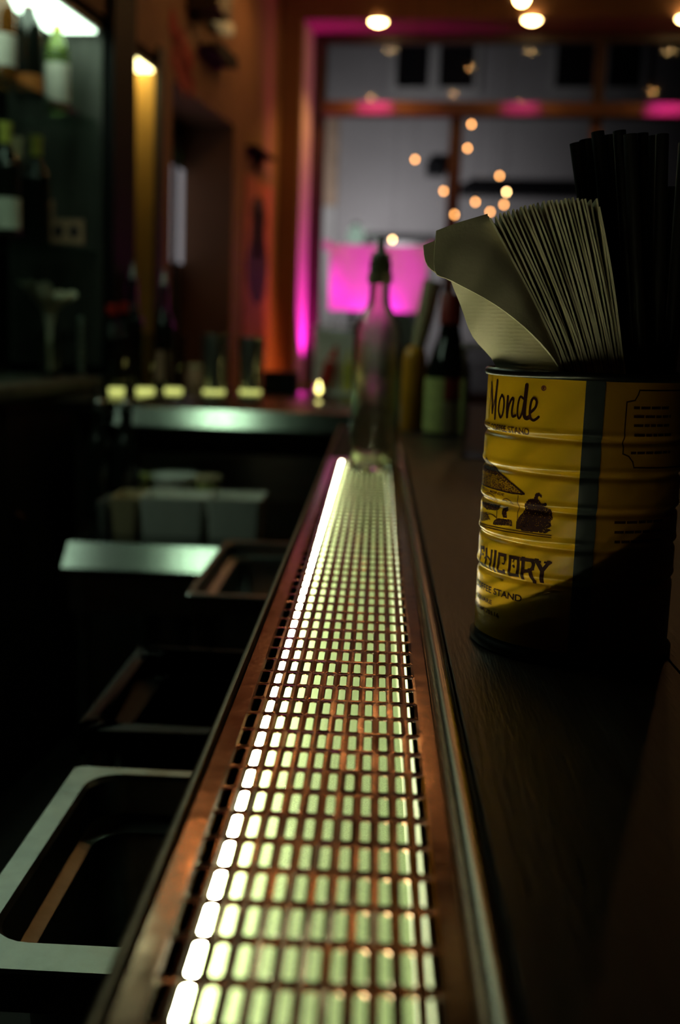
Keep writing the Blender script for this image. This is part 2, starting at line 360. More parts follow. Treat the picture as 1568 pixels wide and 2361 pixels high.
for x0, x1, z0, z1 in ((JA+0.075, am0, ZSILL+0.1, zt0), (am1, au0, ZSILL+0.1, zt0), (au1, 5.0, ZSILL+0.1, zt0), (JA+0.075, au0, zt1, zh), (au1, 5.0, zt1, zh)):
    rbuild(MB().box(x0, x1, RD+0.01, RD+0.016, z0, z1), 'pane', 'pane', win)

# ================================================================== OUTSIDE
struct(rbuild(MB().box(-12, 16, RD+0.4, 14, -0.2, -0.1), 'floor_street', 'street'))
FB = 8.0
fac = rthing('street_facade', 'grey stucco house front across the street seen through the window', 'building', 0, FB, -0.1)
rbuild(MB().box(-9, 14, 0, 0.4, 0, 9), 'wall', 'facade', fac)
def fp(px, py):
    a, z = hitb(px, py, FB); return a, z+0.1
for (x0, x1, xm0, xm1, y0, y1) in ((918, 1092, 990, 1014, 96, 204), (1286, 1476, 1372, 1402, 96, 204)):
    a0, z1 = fp(x0, y0); a1, z0 = fp(x1, y1); b0 = fp(xm0, 150)[0]; b1 = fp(xm1, 150)[0]; e = 0.07
    w = rbuild(MB().box(a0-e, a0, -0.06, -0.001, z0-e, z1+e).box(a1, a1+e, -0.06, -0.001, z0-e, z1+e).box(a0, a1, -0.06, -0.001, z0-e, z0).box(a0, a1, -0.06, -0.001, z1, z1+e).box(b0, b1, -0.05, -0.001, z0, z1), 'window', 'facade_trim', fac)
    rbuild(MB().box(a0, b0, -0.02, -0.002, z0, z1), 'pane', 'facade_dark', w)
    rbuild(MB().box(b1, a1, -0.02, -0.002, z0, z1), 'pane', 'facade_dark', w)
a0, z1 = fp(1064, 428); a1, z0 = fp(1420, 462)
rbuild(MB().box(a0, a1, -0.25, -0.001, z0, z1), 'awning_shadow', 'facade_dark', fac)  # dark band put in for the shadow of an awning
a0, z1 = fp(986, 374); a1, z0 = fp(1022, 410)
rbuild(MB().box(a0, a1, -0.2, -0.001, z0, z1), 'vent_box', 'facade_dark', fac)
a0, z1 = fp(738, 270); a1, z0 = fp(777, 478)
rbuild(MB().box(a0-0.3, a1, -0.12, -0.001, z0, z1), 'pilaster', 'brickish', fac)
rbuild(MB().box(a0-0.3, a1, -0.14, -0.001, 0, z0), 'pilaster_base', 'facade_trim', fac)
for zz in (1.0, 5.6): rbuild(MB().box(-9, 14, -0.03, -0.001, zz, zz+0.05), 'string_course', 'facade', fac)
a0, z1 = fp(846, 536); a1, z0 = fp(1004, 640)
aw = rbuild(MB().loops([[(x, -0.001, z1), (x, -.30, z1-.12), (x, -.30, z1-.20), (x, -.27, z1-.20), (x, -.001, z1-.06)] for x in (a0, a1)], cap=True), 'awning', 'facade_dark', fac)
rbuild(MB().box(a0+.05, a1-.05, -.03, -.001, z0-.6, z1-.08), 'shop_window', 'facade_dark', fac)
def prof_ext(mb, prof, y0, y1): return mb.loops([[(x, y0, z) for x, z in prof], [(x, y1, z) for x, z in prof]], cap=True)
# street lantern on a post, pale green glass head (stands before the facade)
lp_ = at(820, 548, 11.7)
stl = thing('street_lantern', 'pale green lantern glowing across the street above the magenta sheet', 'lamp', (lp_.x, lp_.y, -0.1))
zl = lp_.z+.1
MB().lathe([(.10, 0), (.10, .2), (.04, .3), (.03, zl-.14), (.06, zl-.12), (.06, zl-.11), (.001, zl-.11)], seg=14, cap=False).build('post', 'black', stl, 40)
MB().lathe([(.001, zl-.108), (.05, zl-.105), (.085, zl-.02), (.075, zl+.06), (.03, zl+.12), (.001, zl+.125)], seg=18, cap=False).build('globe', mat('pale_green_globe', (.7, .8, .7), .5, emit=(.58, .80, .62), estr=.5), stl, 50)
MB().lathe([(.032, zl+.12), (.04, zl+.125), (.015, zl+.15), (.001, zl+.155)], seg=14, cap=False).build('finial', 'black', stl, 40)

# ================================================================== BAR
bar = thing('bar_counter', 'long dark wooden bar counter running toward the window', 'bar', (0.4, 1.4, 0))
def rel(mb, o, name, m, smooth=None):          # world-coordinates mesh parented to a thing at its location (no rotation)
    mb.v = [v-o.location for v in mb.v]; return mb.build(name, m, o, smooth)
XB0, XB1, YB0, YB1 = 0.0535, 0.78, -0.5, 3.45
nb = 5; 
for i in range(nb):
    x0 = XB0+(XB1-XB0)*i/nb; x1 = XB0+(XB1-XB0)*(i+1)/nb
    rel(MB().bbox(x0+.0002, x1-.0002, YB0, YB1, BAR-.042, BAR, .0008), bar, 'plank', 'barwood')
rel(MB().box(0.10, 0.14, YB0, YB1-.05, 0.0, BAR-.043), bar, 'front_panel', 'darkwood')
rel(MB().box(0.14, 0.60, YB1-.09, YB1-.05, 0.0, BAR-.043), bar, 'end_panel', 'darkwood')

# ---- drip tray with lit slots
HT = 1.266-0.212                    # grille surface
PX, PY, C2, R0 = 0.0080, 0.02622, -0.05338, 0.3264
YT0, YT1 = -0.20, 2.55
tray = thing('drip_tray', 'long copper drip tray with glowing slots along the bar edge', 'drip tray', (-0.02, 0.9, HT-.080))
g = MB(); hw, hl, rr = 0.00195, 0.0105, 0.0015
i0, i1 = math.ceil((YT0+.03-R0)/PY), math.floor((1.87-R0)/PY)
def rr4(w, l, r, z, cx, cy, n=2):
    out = []
    for sx, sy, a0 in ((1, -1, -90), (1, 1, 0), (-1, 1, 90), (-1, -1, 180)):
        for k in range(n+1):
            a = R(a0+90*k/n); out.append((cx+sx*(w-r)+r*math.cos(a), cy+sy*(l-r)+r*math.sin(a), z))
    return out
for i in range(i0, i1+1):
    cy = R0+PY*i
    for j in range(12):
        cx = C2+PX*(j-1)
        n = len(g.v)
        dz = rnd.uniform(-.00012, .00012)
        oc = [(cx+PX/2, cy-PY/2, HT), (cx+PX/2, cy+PY/2, HT), (cx-PX/2, cy+PY/2, HT), (cx-PX/2, cy-PY/2, HT)]
        ring1 = rr4(hw+.0005, hl+.0005, rr+.0004, HT+.00025+dz, cx, cy)
        ring2 = rr4(hw, hl, rr, HT-.0002, cx, cy)
        ring3 = rr4(hw, hl, rr, HT-.0007, cx, cy)
        g.v += [Vector(p) for p in oc+ring1+ring2+ring3]
        for k in range(4):
            h = n+4+3*k; k2 = (k+1) % 4; h2 = n+4+3*k2
            g.f += [[n+k, h+1, h], [n+k, h+2, h+1], [n+k, n+k2, h2, h+2]]
        for rg in (0, 1):
            for q in range(12):
                a = n+4+12*rg+q; b = n+4+12*rg+(q+1) % 12
                g.f.append([a, b, b+12, a+12])
xl, xr = C2-1.5*PX, C2+10.5*PX; ya, yb = R0+PY*(i0-.5), R0+PY*(i1+.5)
XL0, XR1 = -0.0745, 0.0385
def strip(x0, x1, y0, y1, n=40):
    for q in range(n):
        a = y0+(y1-y0)*q/n; b = y0+(y1-y0)*(q+1)/n
        g.add([(x0, a, HT), (x1, a, HT), (x1, b, HT), (x0, b, HT)], [(0, 1, 2, 3)])
YE = 1.90
strip(XL0, xl, YT0, YE); strip(xr, XR1, YT0, YE); strip(xl, xr, YT0, ya, 2); strip(xl, xr, yb, YE, 2)
rel(g, tray, 'slotted_grille', 'copper')
rel(MB().box(XL0, XR1, YE+.0005, YT1, HT-.006, HT), tray, 'end_board', 'endboard')
# pan: deep outer shell, added slanted shield, floor with added glow, LED tube along the left corner
DP = 0.076
pan = MB()
pan.box(-0.0800, -0.0785, YT0, YT1, HT-DP-.004, HT-.002); pan.box(0.0390, 0.0400, YT0, YT1, HT-DP-.004, HT+.001)
pan.box(-0.0785, 0.0390, YT0, YT1, HT-DP-.004, HT-DP); pan.box(-0.0785, 0.0390, YT0, YT0+.002, HT-DP, HT-.001); pan.box(-0.0785, 0.0390, YT1-.002, YT1, HT-DP, HT-.001)
rel(pan, tray, 'pan', 'dark_copper')
lip = MB().loops([[(-0.0805, y, HT-.014), (-0.0762, y, HT-.014), (-0.0752, y, HT+.0015), (-0.0768, y, HT+.0032), (-0.0792, y, HT+.0030), (-0.0808, y, HT+.001)] for y in (YT0, YT1)], cap=True)
rel(lip, tray, 'rolled_lip', 'dark_copper', 50)
rf = MB().loops([[(-0.0578, y, HT-.0010), (-0.0572, y, HT-.0010), (-0.0772, y, HT-DP+.001), (-0.0780, y, HT-DP+.001)] for y in (YT0+.003, YT1-.003)], cap=True)
rel(rf, tray, 'led_shield', 'channel')  # added to keep LED light off the first slot column
rel(MB().box(0.0262, 0.0267, YT0+.003, YT1-.003, HT-DP+.001, HT-.0010), tray, 'side_wall', 'channel')
rel(MB().box(-0.0770, 0.0261, YT0+.004, YT1-.004, HT-DP+.0005, HT-DP+.0030), tray, 'light_panel', 'panel')  # pan floor, its own faint glow is added
rel(MB().tube([(-0.0716, YT0+.006, HT-.0690), (-0.0716, YT1-.006, HT-.0690)], .0040, 12), tray, 'led_tube', 'led', 50)
# ---- rounded metal rail between tray and bar
rp = []
for k in range(15):
    a = math.pi*k/14
    rp.append((0.0466-0.0064*math.cos(a), BAR-.004+0.0082*math.sin(a)))
rp = [(0.0404, HT-.05)]+rp+[(0.0534, BAR-.02), (0.0534, HT-.05)]
rail = MB().loops([[(x, y, z) for x, z in rp] for y in [YT0+(3.4-YT0)*q/30 for q in range(31)]], cap=True).build('bar_rail', 'rail', None, 50)
tag(rail, 'rounded metal rail between the glowing drip tray and the wooden bar', 'rail')

# ================================================================== COFFEE CAN
CX, CY, CR0 = 0.139, 0.76, 0.065
RIBS = (.1440, .1215, .0985, .0755, .0520)
def can_r(z):
    r = CR0
    for q in RIBS:
        d = (z-q)
        r -= .0017*math.exp(-(d/.0019)**2)
        r += .0006*math.exp(-((d-.0042)/.0018)**2)
    return r
can = thing('coffee_can', 'yellow ribbed coffee tin with brown lettering, holding napkins and straws', 'can', (CX, CY, BAR))
pr = [(0.0615, .0045), (.0625, .001), (.066, 0), (.0672, .0015), (.0672, .0045), (.0655, .006), (CR0, .0085)]
z = .010
while z < .182: pr.append((can_r(z), z)); z += .0006
pr += [(CR0, .1825)]
MB().lathe(pr+[(.0640, .1825)]+[(.0640, .168), (.0622, .160), (.0622, .010), (.001, .0095)], seg=128, cap=False).build('body', 'can_yellow', can, 60)
MB().lathe([(.0648, .1810), (.0664, .1814), (.0671, .1832), (.0668, .1852), (.0655, .1862), (.0641, .1852), (.0636, .1820), (.0636, .172), (.0639, .172)], seg=128, cap=False).build('top_rim', 'tin', can, 60)
MB().lathe([(.0605, .004), (.062, .0008), (.0662, .0002), (.0678, .0016), (.0678, .0050), (.0660, .0068), (.0652, .0095)], seg=128, cap=False).build('bottom_rim', 'tin', can, 60)
def onc(s, z, e=.00018):
    t = s/65.0; zz = z/1000.0; r = can_r(zz)+e
    return (r*math.sin(t), -r*math.cos(t), zz)
def catmull(p, n=6):
    if len(p) < 3: 
        return [(p[0][0]+(p[1][0]-p[0][0])*q/8, p[0][1]+(p[1][1]-p[0][1])*q/8) for q in range(9)]
    out = []
    for i in range(len(p)-1):
        a = p[max(i-1, 0)]; b = p[i]; c = p[i+1]; d = p[min(i+2, len(p)-1)]
        for q in range(n):
            t = q/n
            out.append(tuple(0.5*((2*b[k])+(-a[k]+c[k])*t+(2*a[k]-5*b[k]+4*c[k]-d[k])*t*t+(-a[k]+3*b[k]-3*c[k]+d[k])*t**3) for k in (0, 1)))
    out.append(tuple(p[-1])); return out
def dense(p, step=.6):
    out = [p[0]]
    for a, b in zip(p[:-1], p[1:]):
        L = math.hypot(b[0]-a[0], b[1]-a[1]); n = max(1, int(L/step))
        out += [(a[0]+(b[0]-a[0])*q/n, a[1]+(b[1]-a[1])*q/n) for q in range(1, n+1)]
    return out
def stroke(mb, pts, w, curve=True, e=.00022):
    p = catmull(pts) if curve else dense(pts)
    L = []
    for i, q in enumerate(p):
        a = p[max(i-1, 0)]; b = p[min(i+1, len(p)-1)]
        dx, dz = b[0]-a[0], b[1]-a[1]; l = math.hypot(dx, dz) or 1
        ww = w(i/(len(p)-1)) if callable(w) else w
        L.append((q[0]-dz/l*ww/2, q[1]+dx/l*ww/2, q[0]+dz/l*ww/2, q[1]-dx/l*ww/2))
    n = len(mb.v)
    for x0, z0, x1, z1 in L: mb.v += [Vector(onc(x0, z0, e)), Vector(onc(x1, z1, e))]
    for i in range(len(L)-1): mb.f.append([n+2*i, n+2*i+1, n+2*i+3, n+2*i+2])
    for q in ([p[0], p[-1]] if curve else pts):
        ww = (w if not callable(w) else w(0))/2; n = len(mb.v); e2 = e+.00002
        mb.v += [Vector(onc(q[0]+ww*c, q[1]+ww*d, e2)) for c, d in ((-1, -1), (1, -1), (1, 1), (-1, 1))] if not curve else [Vector(onc(q[0]+ww*math.cos(t_*.7854), q[1]+ww*math.sin(t_*.7854), e2)) for t_ in range(8)]
        mb.f.append(list(range(n, len(mb.v))))
def pip(x, y, P):
    c = False; j = len(P)-1
    for i in range(len(P)):
        if (P[i][1] > y) != (P[j][1] > y) and x < (P[j][0]-P[i][0])*(y-P[i][1])/(P[j][1]-P[i][1])+P[i][0]: c = not c
        j = i
    return c
def fill(mb, P, step=.45, keep=1.0, e=.00018):
    x0, x1 = min(p[0] for p in P), max(p[0] for p in P); z0, z1 = min(p[1] for p in P), max(p[1] for p in P)
    x = x0
    while x < x1:
        zz = z0
        while zz < z1:
            if pip(x+step/2, zz+step/2, P) and rnd.random() < keep:
                mb.add([onc(x, zz, e), onc(x+step, zz, e), onc(x+step, zz+step, e), onc(x, zz+step, e)], [(0, 1, 2, 3)])
            zz += step
        x += step
def text_mesh(body, size=1.0):
    c = bpy.data.curves.new('t', 'FONT'); c.body = body; c.size = size; c.resolution_u = 3; c.offset = 0.022
    o = bpy.data.objects.new('t', c); COL.objects.link(o)
    dg = bpy.context.evaluated_depsgraph_get(); ev = o.evaluated_get(dg); me = ev.to_mesh()
    v = [tuple(q.co) for q in me.vertices]; f = [list(q.vertices) for q in me.polygons]
    ev.to_mesh_clear(); bpy.data.objects.remove(o, do_unlink=True); bpy.data.curves.remove(c)
    return v, f
def split_tris(v, f, thr):
    v = [tuple(p[:2]) for p in v]; out = []; T = []
    for q in f: T += [(q[0], q[i], q[i+1]) for i in range(1, len(q)-1)]
    mid = {}
    while T:
        a, b, c = T.pop()
        L = sorted(((math.dist(v[i], v[j]), i, j, k) for i, j, k in ((a, b, c), (b, c, a), (c, a, b))), reverse=True)[0]
        if L[0] < thr: out.append([a, b, c]); continue
        _, i, j, k = L; key = (min(i, j), max(i, j))
        if key not in mid: v.append(((v[i][0]+v[j][0])/2, (v[i][1]+v[j][1])/2)); mid[key] = len(v)-1
        m_ = mid[key]; T += [(i, m_, k), (m_, j, k)]
    return v, out
def can_text(mb, body, s1, z0, h, width, e=.00025):
    v, f = text_mesh(body); v, f = split_tris(v, f, .22)
    x0 = min(p[0] for p in v); x1 = max(p[0] for p in v); y1 = max(p[1] for p in v); y0 = min(0, min(p[1] for p in v))
    mb.add([onc(s1-width+(p[0]-x0)/(x1-x0)*width, z0+p[1]/y1*h, e) for p in v], f)
MONDE = [[[-89.1,175.9],[-89.6,167.6],[-91.2,153.2]],[[-89.1,175.9],[-86.5,166.5],[-84.9,156.7]],[[-84.9,156.7],[-81.6,166.0],[-79.3,177.7]],[[-79.3,177.7],[-80.1,166.1],[-80.0,153.3]],[[-72.4,168.9],[-74.7,165.3],[-75.7,159.0],[-73.1,154.7],[-70.7,156.2],[-69.5,162.0],[-70.1,166.8],[-72.4,168.9]],[[-65.7,168.3],[-66.0,161.4],[-65.5,155.4]],[[-65.5,155.4],[-64.5,162.3],[-61.6,167.4],[-60.3,166.3],[-61.2,159.4],[-60.3,156.2],[-57.8,156.8]],[[-51.6,167.7],[-54.5,168.9],[-56.0,164.6],[-56.2,158.1],[-54.6,155.3],[-52.6,158.4],[-51.2,166.5],[-50.0,176.5]],[[-50.0,176.5],[-50.7,163.4],[-50.5,157.4],[-48.7,155.9],[-46.6,156.9]],[[-45.9,159.7],[-42.7,163.1],[-42.1,167.1],[-44.2,168.8],[-45.9,166.5],[-46.6,160.5],[-45.9,156.5],[-43.7,155.0],[-41.7,155.9],[-40.0,157.4]]]
mo = MB()
for i, s_ in enumerate(MONDE): stroke(mo, s_, (0.9, 2.6, 1.5, 2.5, 1.8, 2.3, 1.8, 1.5, 2.7, 1.7)[i])
mo.build('script_lettering', 'can_ink', can)
rg = MB(); stroke(rg, [(-37.8+1.35*math.cos(t*.5236), 175.3+1.35*math.sin(t*.5236)) for t in range(13)], .7); stroke(rg, [(-38.2, 174.7), (-38.2, 176.0)], .5); stroke(rg, [(-38.2, 176.0), (-37.3, 175.7), (-38.0, 175.3), (-37.2, 174.7)], .4)
rg.build('registered_mark', 'can_red', can)
t = MB(); can_text(t, 'MARKET COFFEE STAND', -45.8, 145.6, 4.1, 61.5); t.build('stand_lettering', 'can_ink2', can)
ROOF = [[-89.8,126.2],[-84.1,123.3],[-65.2,116.9],[-56.5,113.1],[-47.0,108.6],[-48.3,107.2],[-56.1,107.0],[-72.1,107.4],[-105.0,107.0],[-108.3,109.9],[-106,118.7],[-98,124.5]]
t = MB(); fill(t, ROOF, .42, .62); t.build('roof_print', 'can_ink2', can)
t = MB(); stroke(t, [(-89.8, 126.2), (-84.1, 123.3), (-65.2, 116.9), (-56.5, 113.1), (-47.0, 108.2)], 1.0, False, .00022); stroke(t, [(-47, 107.9), (-56.1, 107.2), (-72.1, 107.6), (-105, 107.2)], .9, False, .00022)
fill(t, [(-103, 120.5), (-78, 120.5), (-68, 116.8), (-104, 116.8)], .42, .75, .00022)
t.build('roof_outline', 'can_ink', can)
t = MB(); stroke(t, [[-92.2,99.6],[-88.8,102.1],[-83.4,103.7],[-77.4,103.5],[-73.5,102.4],[-71.4,100.4]], .5); stroke(t, [[-64.8,101.4],[-63.3,102.5],[-61.2,103.2],[-58.5,102.7],[-56.7,101.8],[-55.8,100.2]], .5); stroke(t, [[-51.5,106.4],[-51.2,100.7],[-51.0,90]], .5, False)
fill(t, [[-91,99.6],[-83.4,103.2],[-73,101.4],[-71.6,99]], .4, .3); fill(t, [[-64.6,101.2],[-61.2,103],[-56.4,100.4]], .4, .4)
can_text(t, 'CAFE DU MONDE', -63.5, 104.4, 1.7, 38.5); stroke(t, [[-101.0,80.8],[-69.5,82.9],[-49.0,83.7],[-26.9,83.8]], .6, False); stroke(t, [[-100.6,79.4],[-69.4,81.4],[-49.0,82.3],[-26.8,82.6]], .6, False)
fill(t, [[-102.9,87.9],[-84.8,90.5],[-78.0,86.5],[-90.4,83.5],[-101.1,82.5]], .42, .7)
stroke(t, [(-70.5, 97), (-70.2, 86)], .6, False); stroke(t, [(-84, 89), (-77, 90.4), (-71, 89.2)], .6)
t.build('cafe_print', 'can_ink2', can)
TREE = [[-46.4,100.9],[-43.4,105.0],[-39.8,105.8],[-38.7,109.2],[-36.6,110.0],[-34.6,108.8],[-34.7,106.8],[-35.9,107.9],[-37.2,107.6],[-37.0,105.9],[-34.1,103.4],[-31.1,104.3],[-30.6,102.4],[-32.6,101.8],[-28.4,100.2],[-27.3,97.1],[-26.4,94.8],[-27.8,92.2],[-26.9,89.9],[-29.6,87.9],[-26.7,87.4],[-30.2,85.0],[-44.2,84.4],[-51.7,84.9],[-51.5,89.9],[-49.3,93.5],[-47.0,96.3]]
t = MB(); fill(t, TREE, .42, .955); fill(t, [[-98.9,95.6],[-88.2,96.5],[-68.7,97.6],[-68.5,94.8],[-72.9,93.7],[-83.9,92.3],[-94.4,93.2]], .42, .9); fill(t, [[-64.6,96.2],[-61.0,97.6],[-59.1,95.7],[-60.6,94.2],[-59.8,90.7],[-63.4,90.2],[-65.0,92.8]], .42, .95); fill(t, [[-72.2,87.5],[-68.7,88.9],[-55.8,90.1],[-54.9,85.7],[-60.0,85.7],[-71.9,84.1],[-75.1,84.4]], .42, .85)
t.build('tree_and_cart_print', 'can_ink', can)
CH = [[[-85.5,64.7],[-85.8,66.1],[-92.3,65.3],[-92.4,59.8],[-92.5,54.5],[-85.2,54.8]],[[-89.7,60.8],[-86.4,61.9],[-85.6,61.0]],[[-81.2,66.0],[-81.2,54.3]],[[-73.9,66.1],[-74.6,54.0]],[[-83.6,59.7],[-79.6,61.5],[-74.4,59.6]],[[-69.3,66.6],[-69.9,54.1]],[[-59.4,64.0],[-59.4,66.1],[-65.1,65.9],[-65.4,61.8],[-65.5,54.6],[-59.6,54.7],[-59.5,55.8]],[[-59.3,63.2],[-60.2,60.4],[-61.6,60.5]],[[-54.9,65.9],[-48.4,66.1],[-48.2,61.8],[-48.2,55.0],[-55.0,54.4],[-55.0,61.1],[-54.9,65.9]],[[-51.6,65.2],[-52.4,63.2]],[[-44.6,66.6],[-44.6,54.0]],[[-45.8,66.0],[-38.4,66.3],[-37.2,64.2],[-37.6,61.3],[-40.2,59.2],[-43.8,58.6]],[[-39.7,59.7],[-36.2,52.8]],[[-35.1,66.6],[-31.1,60.6],[-31.1,54.0]],[[-27.1,66.4],[-31.1,60.6]],[[-37.1,66.7],[-32.8,66.3]],[[-29.6,66.3],[-25.7,66.6]]]
t = MB(); cw = (2.3, 1.0, 2.2, 2.2, 1.2, 2.4, 2.2, 1.1, 2.2, .9, 2.4, 2.2, 2.5, 2.8, 2.4, 1.3, 1.3)
for i, s_ in enumerate(CH): stroke(t, s_, cw[i], i in (1, 4, 7, 9))
stroke(t, [(-52.0, 60.6), (-51.4, 60.2)], 1.8)
t.build('chicory_lettering', 'can_ink', can)
t = MB(); can_text(t, 'COFFEE STAND', -43.8, 38.4, 4.2, 54.5); t.build('address_lettering', 'can_ink', can)
t = MB(); can_text(t, 'SQUARE', -70.2, 31.0, 2.8, 24.5); can_text(t, 'LOUISIANA 70116', -62.1, 24.0, 2.9, 48); t.build('address_small_lettering', 'can_ink2', can)
FRAME = [[72,176.5],[22.1,176.5],[21.2,173.7],[19.3,170.3],[14.0,169.2],[13.9,157.3],[13.9,137.4],[17.8,135.9],[20.9,132.4],[22.0,128.9],[72.1,127.6]]
t = MB(); stroke(t, FRAME, .9, False); t.build('panel_frame', 'can_ink', can)
LINES = [(19.7, 165.8, 48.5), (20.1, 160.4, 49.3), (20.6, 154.9, 50.2), (21.1, 149.0, 51.1), (20.0, 138.0, 52.1), (12.6, 94.5, 50.0), (13.0, 88.3, 51.0), (13.5, 82.2, 51.9)]
for s0, z0, s1 in LINES:                       # rows of print too dim to read: broken bars
    s_ = s0; t = MB()
    while s_ < s1:
        l = rnd.uniform(1.5, 6); stroke(t, [(s_, z0), (min(s_+l, s1), z0)], 1.7, False); s_ += l+2.6
    t.build('print_line', 'can_ink', can)['kind'] = 'stuff'
t = MB()
zs = [9.0+k*.6 for k in range(288)]; ss = [0.0+k*4.0 for k in range(36)]
t.v += [Vector(onc(s_, z_, .00012)) for z_ in zs for s_ in ss]
for i in range(len(zs)-1):
    for j in range(len(ss)-1): t.f.append([i*36+j, i*36+j+1, i*36+j+37, i*36+j+36])
t.build('brown_side_panel', 'can_brown', can, 60)
t = MB(); n = 0
zs = [9.0+k*.6 for k in range(288)]
t.v += [Vector(onc(s_, z_, .0006)) for z_ in zs for s_ in (-11.7, -8.8, -5.8, -2.9, 0.0)]
for i in range(len(zs)-1):
    for j in range(4): t.f.append([i*5+j, i*5+j+1, i*5+j+6, i*5+j+5])
t.build('side_seam', 'seam', can, 60)

# ---- napkins in the can
def rim_ok(p, rmax=.0605):
    if p.z < BAR+.19:
        d = Vector((p.x-CX, p.y-CY)); 
        if d.length > rmax: d *= rmax/d.length; return Vector((CX+d.x, CY+d.y, p.z))
    return p
def interp_grid(g, nu=3, nv=4):
    rows = []
    def cr(a, b, c, d, t): return 0.5*((2*b)+(-a+c)*t+(2*a-5*b+4*c-d)*t*t+(-a+3*b-3*c+d)*t**3)
    def line(p, n):
        out = []
        for i in range(len(p)-1):
            a = p[max(i-1, 0)]; b = p[i]; c = p[i+1]; d = p[min(i+2, len(p)-1)]
            out += [cr(a, b, c, d, q/n) for q in range(n)]
        return out+[p[-1]]
    cols = [line(r, nv) for r in g]
    return [list(r) for r in zip(*[line([cols[i][j] for i in range(len(g))], nu) for j in range(len(cols[0]))])]
def px_grid(G): return [[at(*p) for p in row] for row in G]
NG = 'napkins fanned in the coffee can'
A = px_grid([[(1150,930,.757),(1225,930,.732),(1300,930,.722)],[(1127,842,.757),(1205,848,.728),(1292,852,.714)],[(1091,775,.757),(1165,775,.735),(1262,790,.724)],[(1064,705,.755),(1130,705,.738),(1225,730,.730)],[(1041,648,.752),(1100,640,.738),(1190,670,.734)],[(1022,590,.75),(1085,580,.74),(1165,600,.737)]])
for i in range(2): A[i] = [rim_ok(p) for p in A[i]]
o = MB().sheet(interp_grid(A, 4, 5), .0012).build('napkin', 'napkin', None, 60)
tag(o, 'embossed white napkin facing the drip tray, lowest at the left of the fan', 'napkin', NG)
Bg = px_grid([[(1312,930,.716),(1318,930,.720),(1324,930,.726)],[(1288,848,.7085),(1292,848,.712),(1297,848,.718)],[(1227,772,.702),(1243,765,.708),(1256,757,.717)],[(1142,703,.699),(1187,670,.706),(1214,652,.717)],[(1042,648,.701),(1112,590,.709),(1166,560,.719)],[(1002,624,.704),(1040,560,.711),(1130,510,.721)],[(1006,532,.71),(1060,512,.716),(1124,494,.724)]])
for i in range(2): Bg[i] = [rim_ok(p) for p in Bg[i]]
o = MB().sheet(interp_grid(Bg, 4, 5), .0009).build('napkin', 'napkin_edge', None, 60)
tag(o, 'napkin curling outward to the left over the embossed one', 'napkin', NG)
Cg = px_grid([[(1316,930,.722),(1322,930,.726),(1328,930,.732)],[(1292,848,.712),(1297,848,.716),(1302,848,.722)],[(1222,765,.706),(1246,760,.712),(1262,750,.721)],[(1135,694,.703),(1188,660,.710),(1220,642,.721)],[(1035,646,.705),(1108,585,.713),(1170,552,.723)],[(986,613,.708),(1030,560,.715),(1130,505,.725)],[(976,566,.713),(1040,540,.719),(1128,500,.727)]])
for i in range(2): Cg[i] = [rim_ok(p) for p in Cg[i]]
o = MB().sheet(interp_grid(Cg, 4, 5), .0009).build('napkin', 'napkin_edge', None, 60)
tag(o, 'curled napkin whose corner sticks out farthest to the left', 'napkin', NG)
NN = 26
ORD = 'first second third fourth fifth sixth seventh eighth ninth tenth eleventh twelfth thirteenth fourteenth fifteenth sixteenth seventeenth eighteenth nineteenth twentieth twenty-first twenty-second twenty-third twenty-fourth twenty-fifth'.split()
for i in range(NN):
    t_ = i/(NN-1)
    bx = 1298+142*t_**0.9; tx = 1132+250*t_; ty = 500-44*math.sin(min(1, t_*1.25)*math.pi/2)+ (22 if i == NN-1 else (6*max(0, t_-.85)/.15)) + rnd.uniform(-3, 3)
    bx += rnd.uniform(-1.2, 1.2); tx += rnd.uniform(-2.5, 2.5)
    Y0 = .712+.010*t_+rnd.uniform(0, .004)
    rows = []
    for k in range(-2, 9):
        f_ = k/8
        py = 850+(ty-850)*f_
        px = bx+(tx-bx)*(f_**(1.12) if f_ > 0 else f_*.6) + 2.2*math.sin(f_*5+i*1.7)*(1 if f_ > 0 else 0)
        p = at(px, py, Y0); rows.append([p+Vector((.10*q*.085/4, q*.085/4, 0)) for q in range(5)])
    for k in range(3): rows[k] = [rim_ok(p) for p in rows[k]]
    o = MB().sheet(rows, .0010+.0004*rnd.random()).build('napkin', 'napkin_edge', None, 60)
    lab = 'napkin at the right end of the fan beside the black straws' if i == NN-1 else ORD[i]+' napkin from the left in the edge-on part of the fan'
    tag(o, lab, 'napkin', NG)
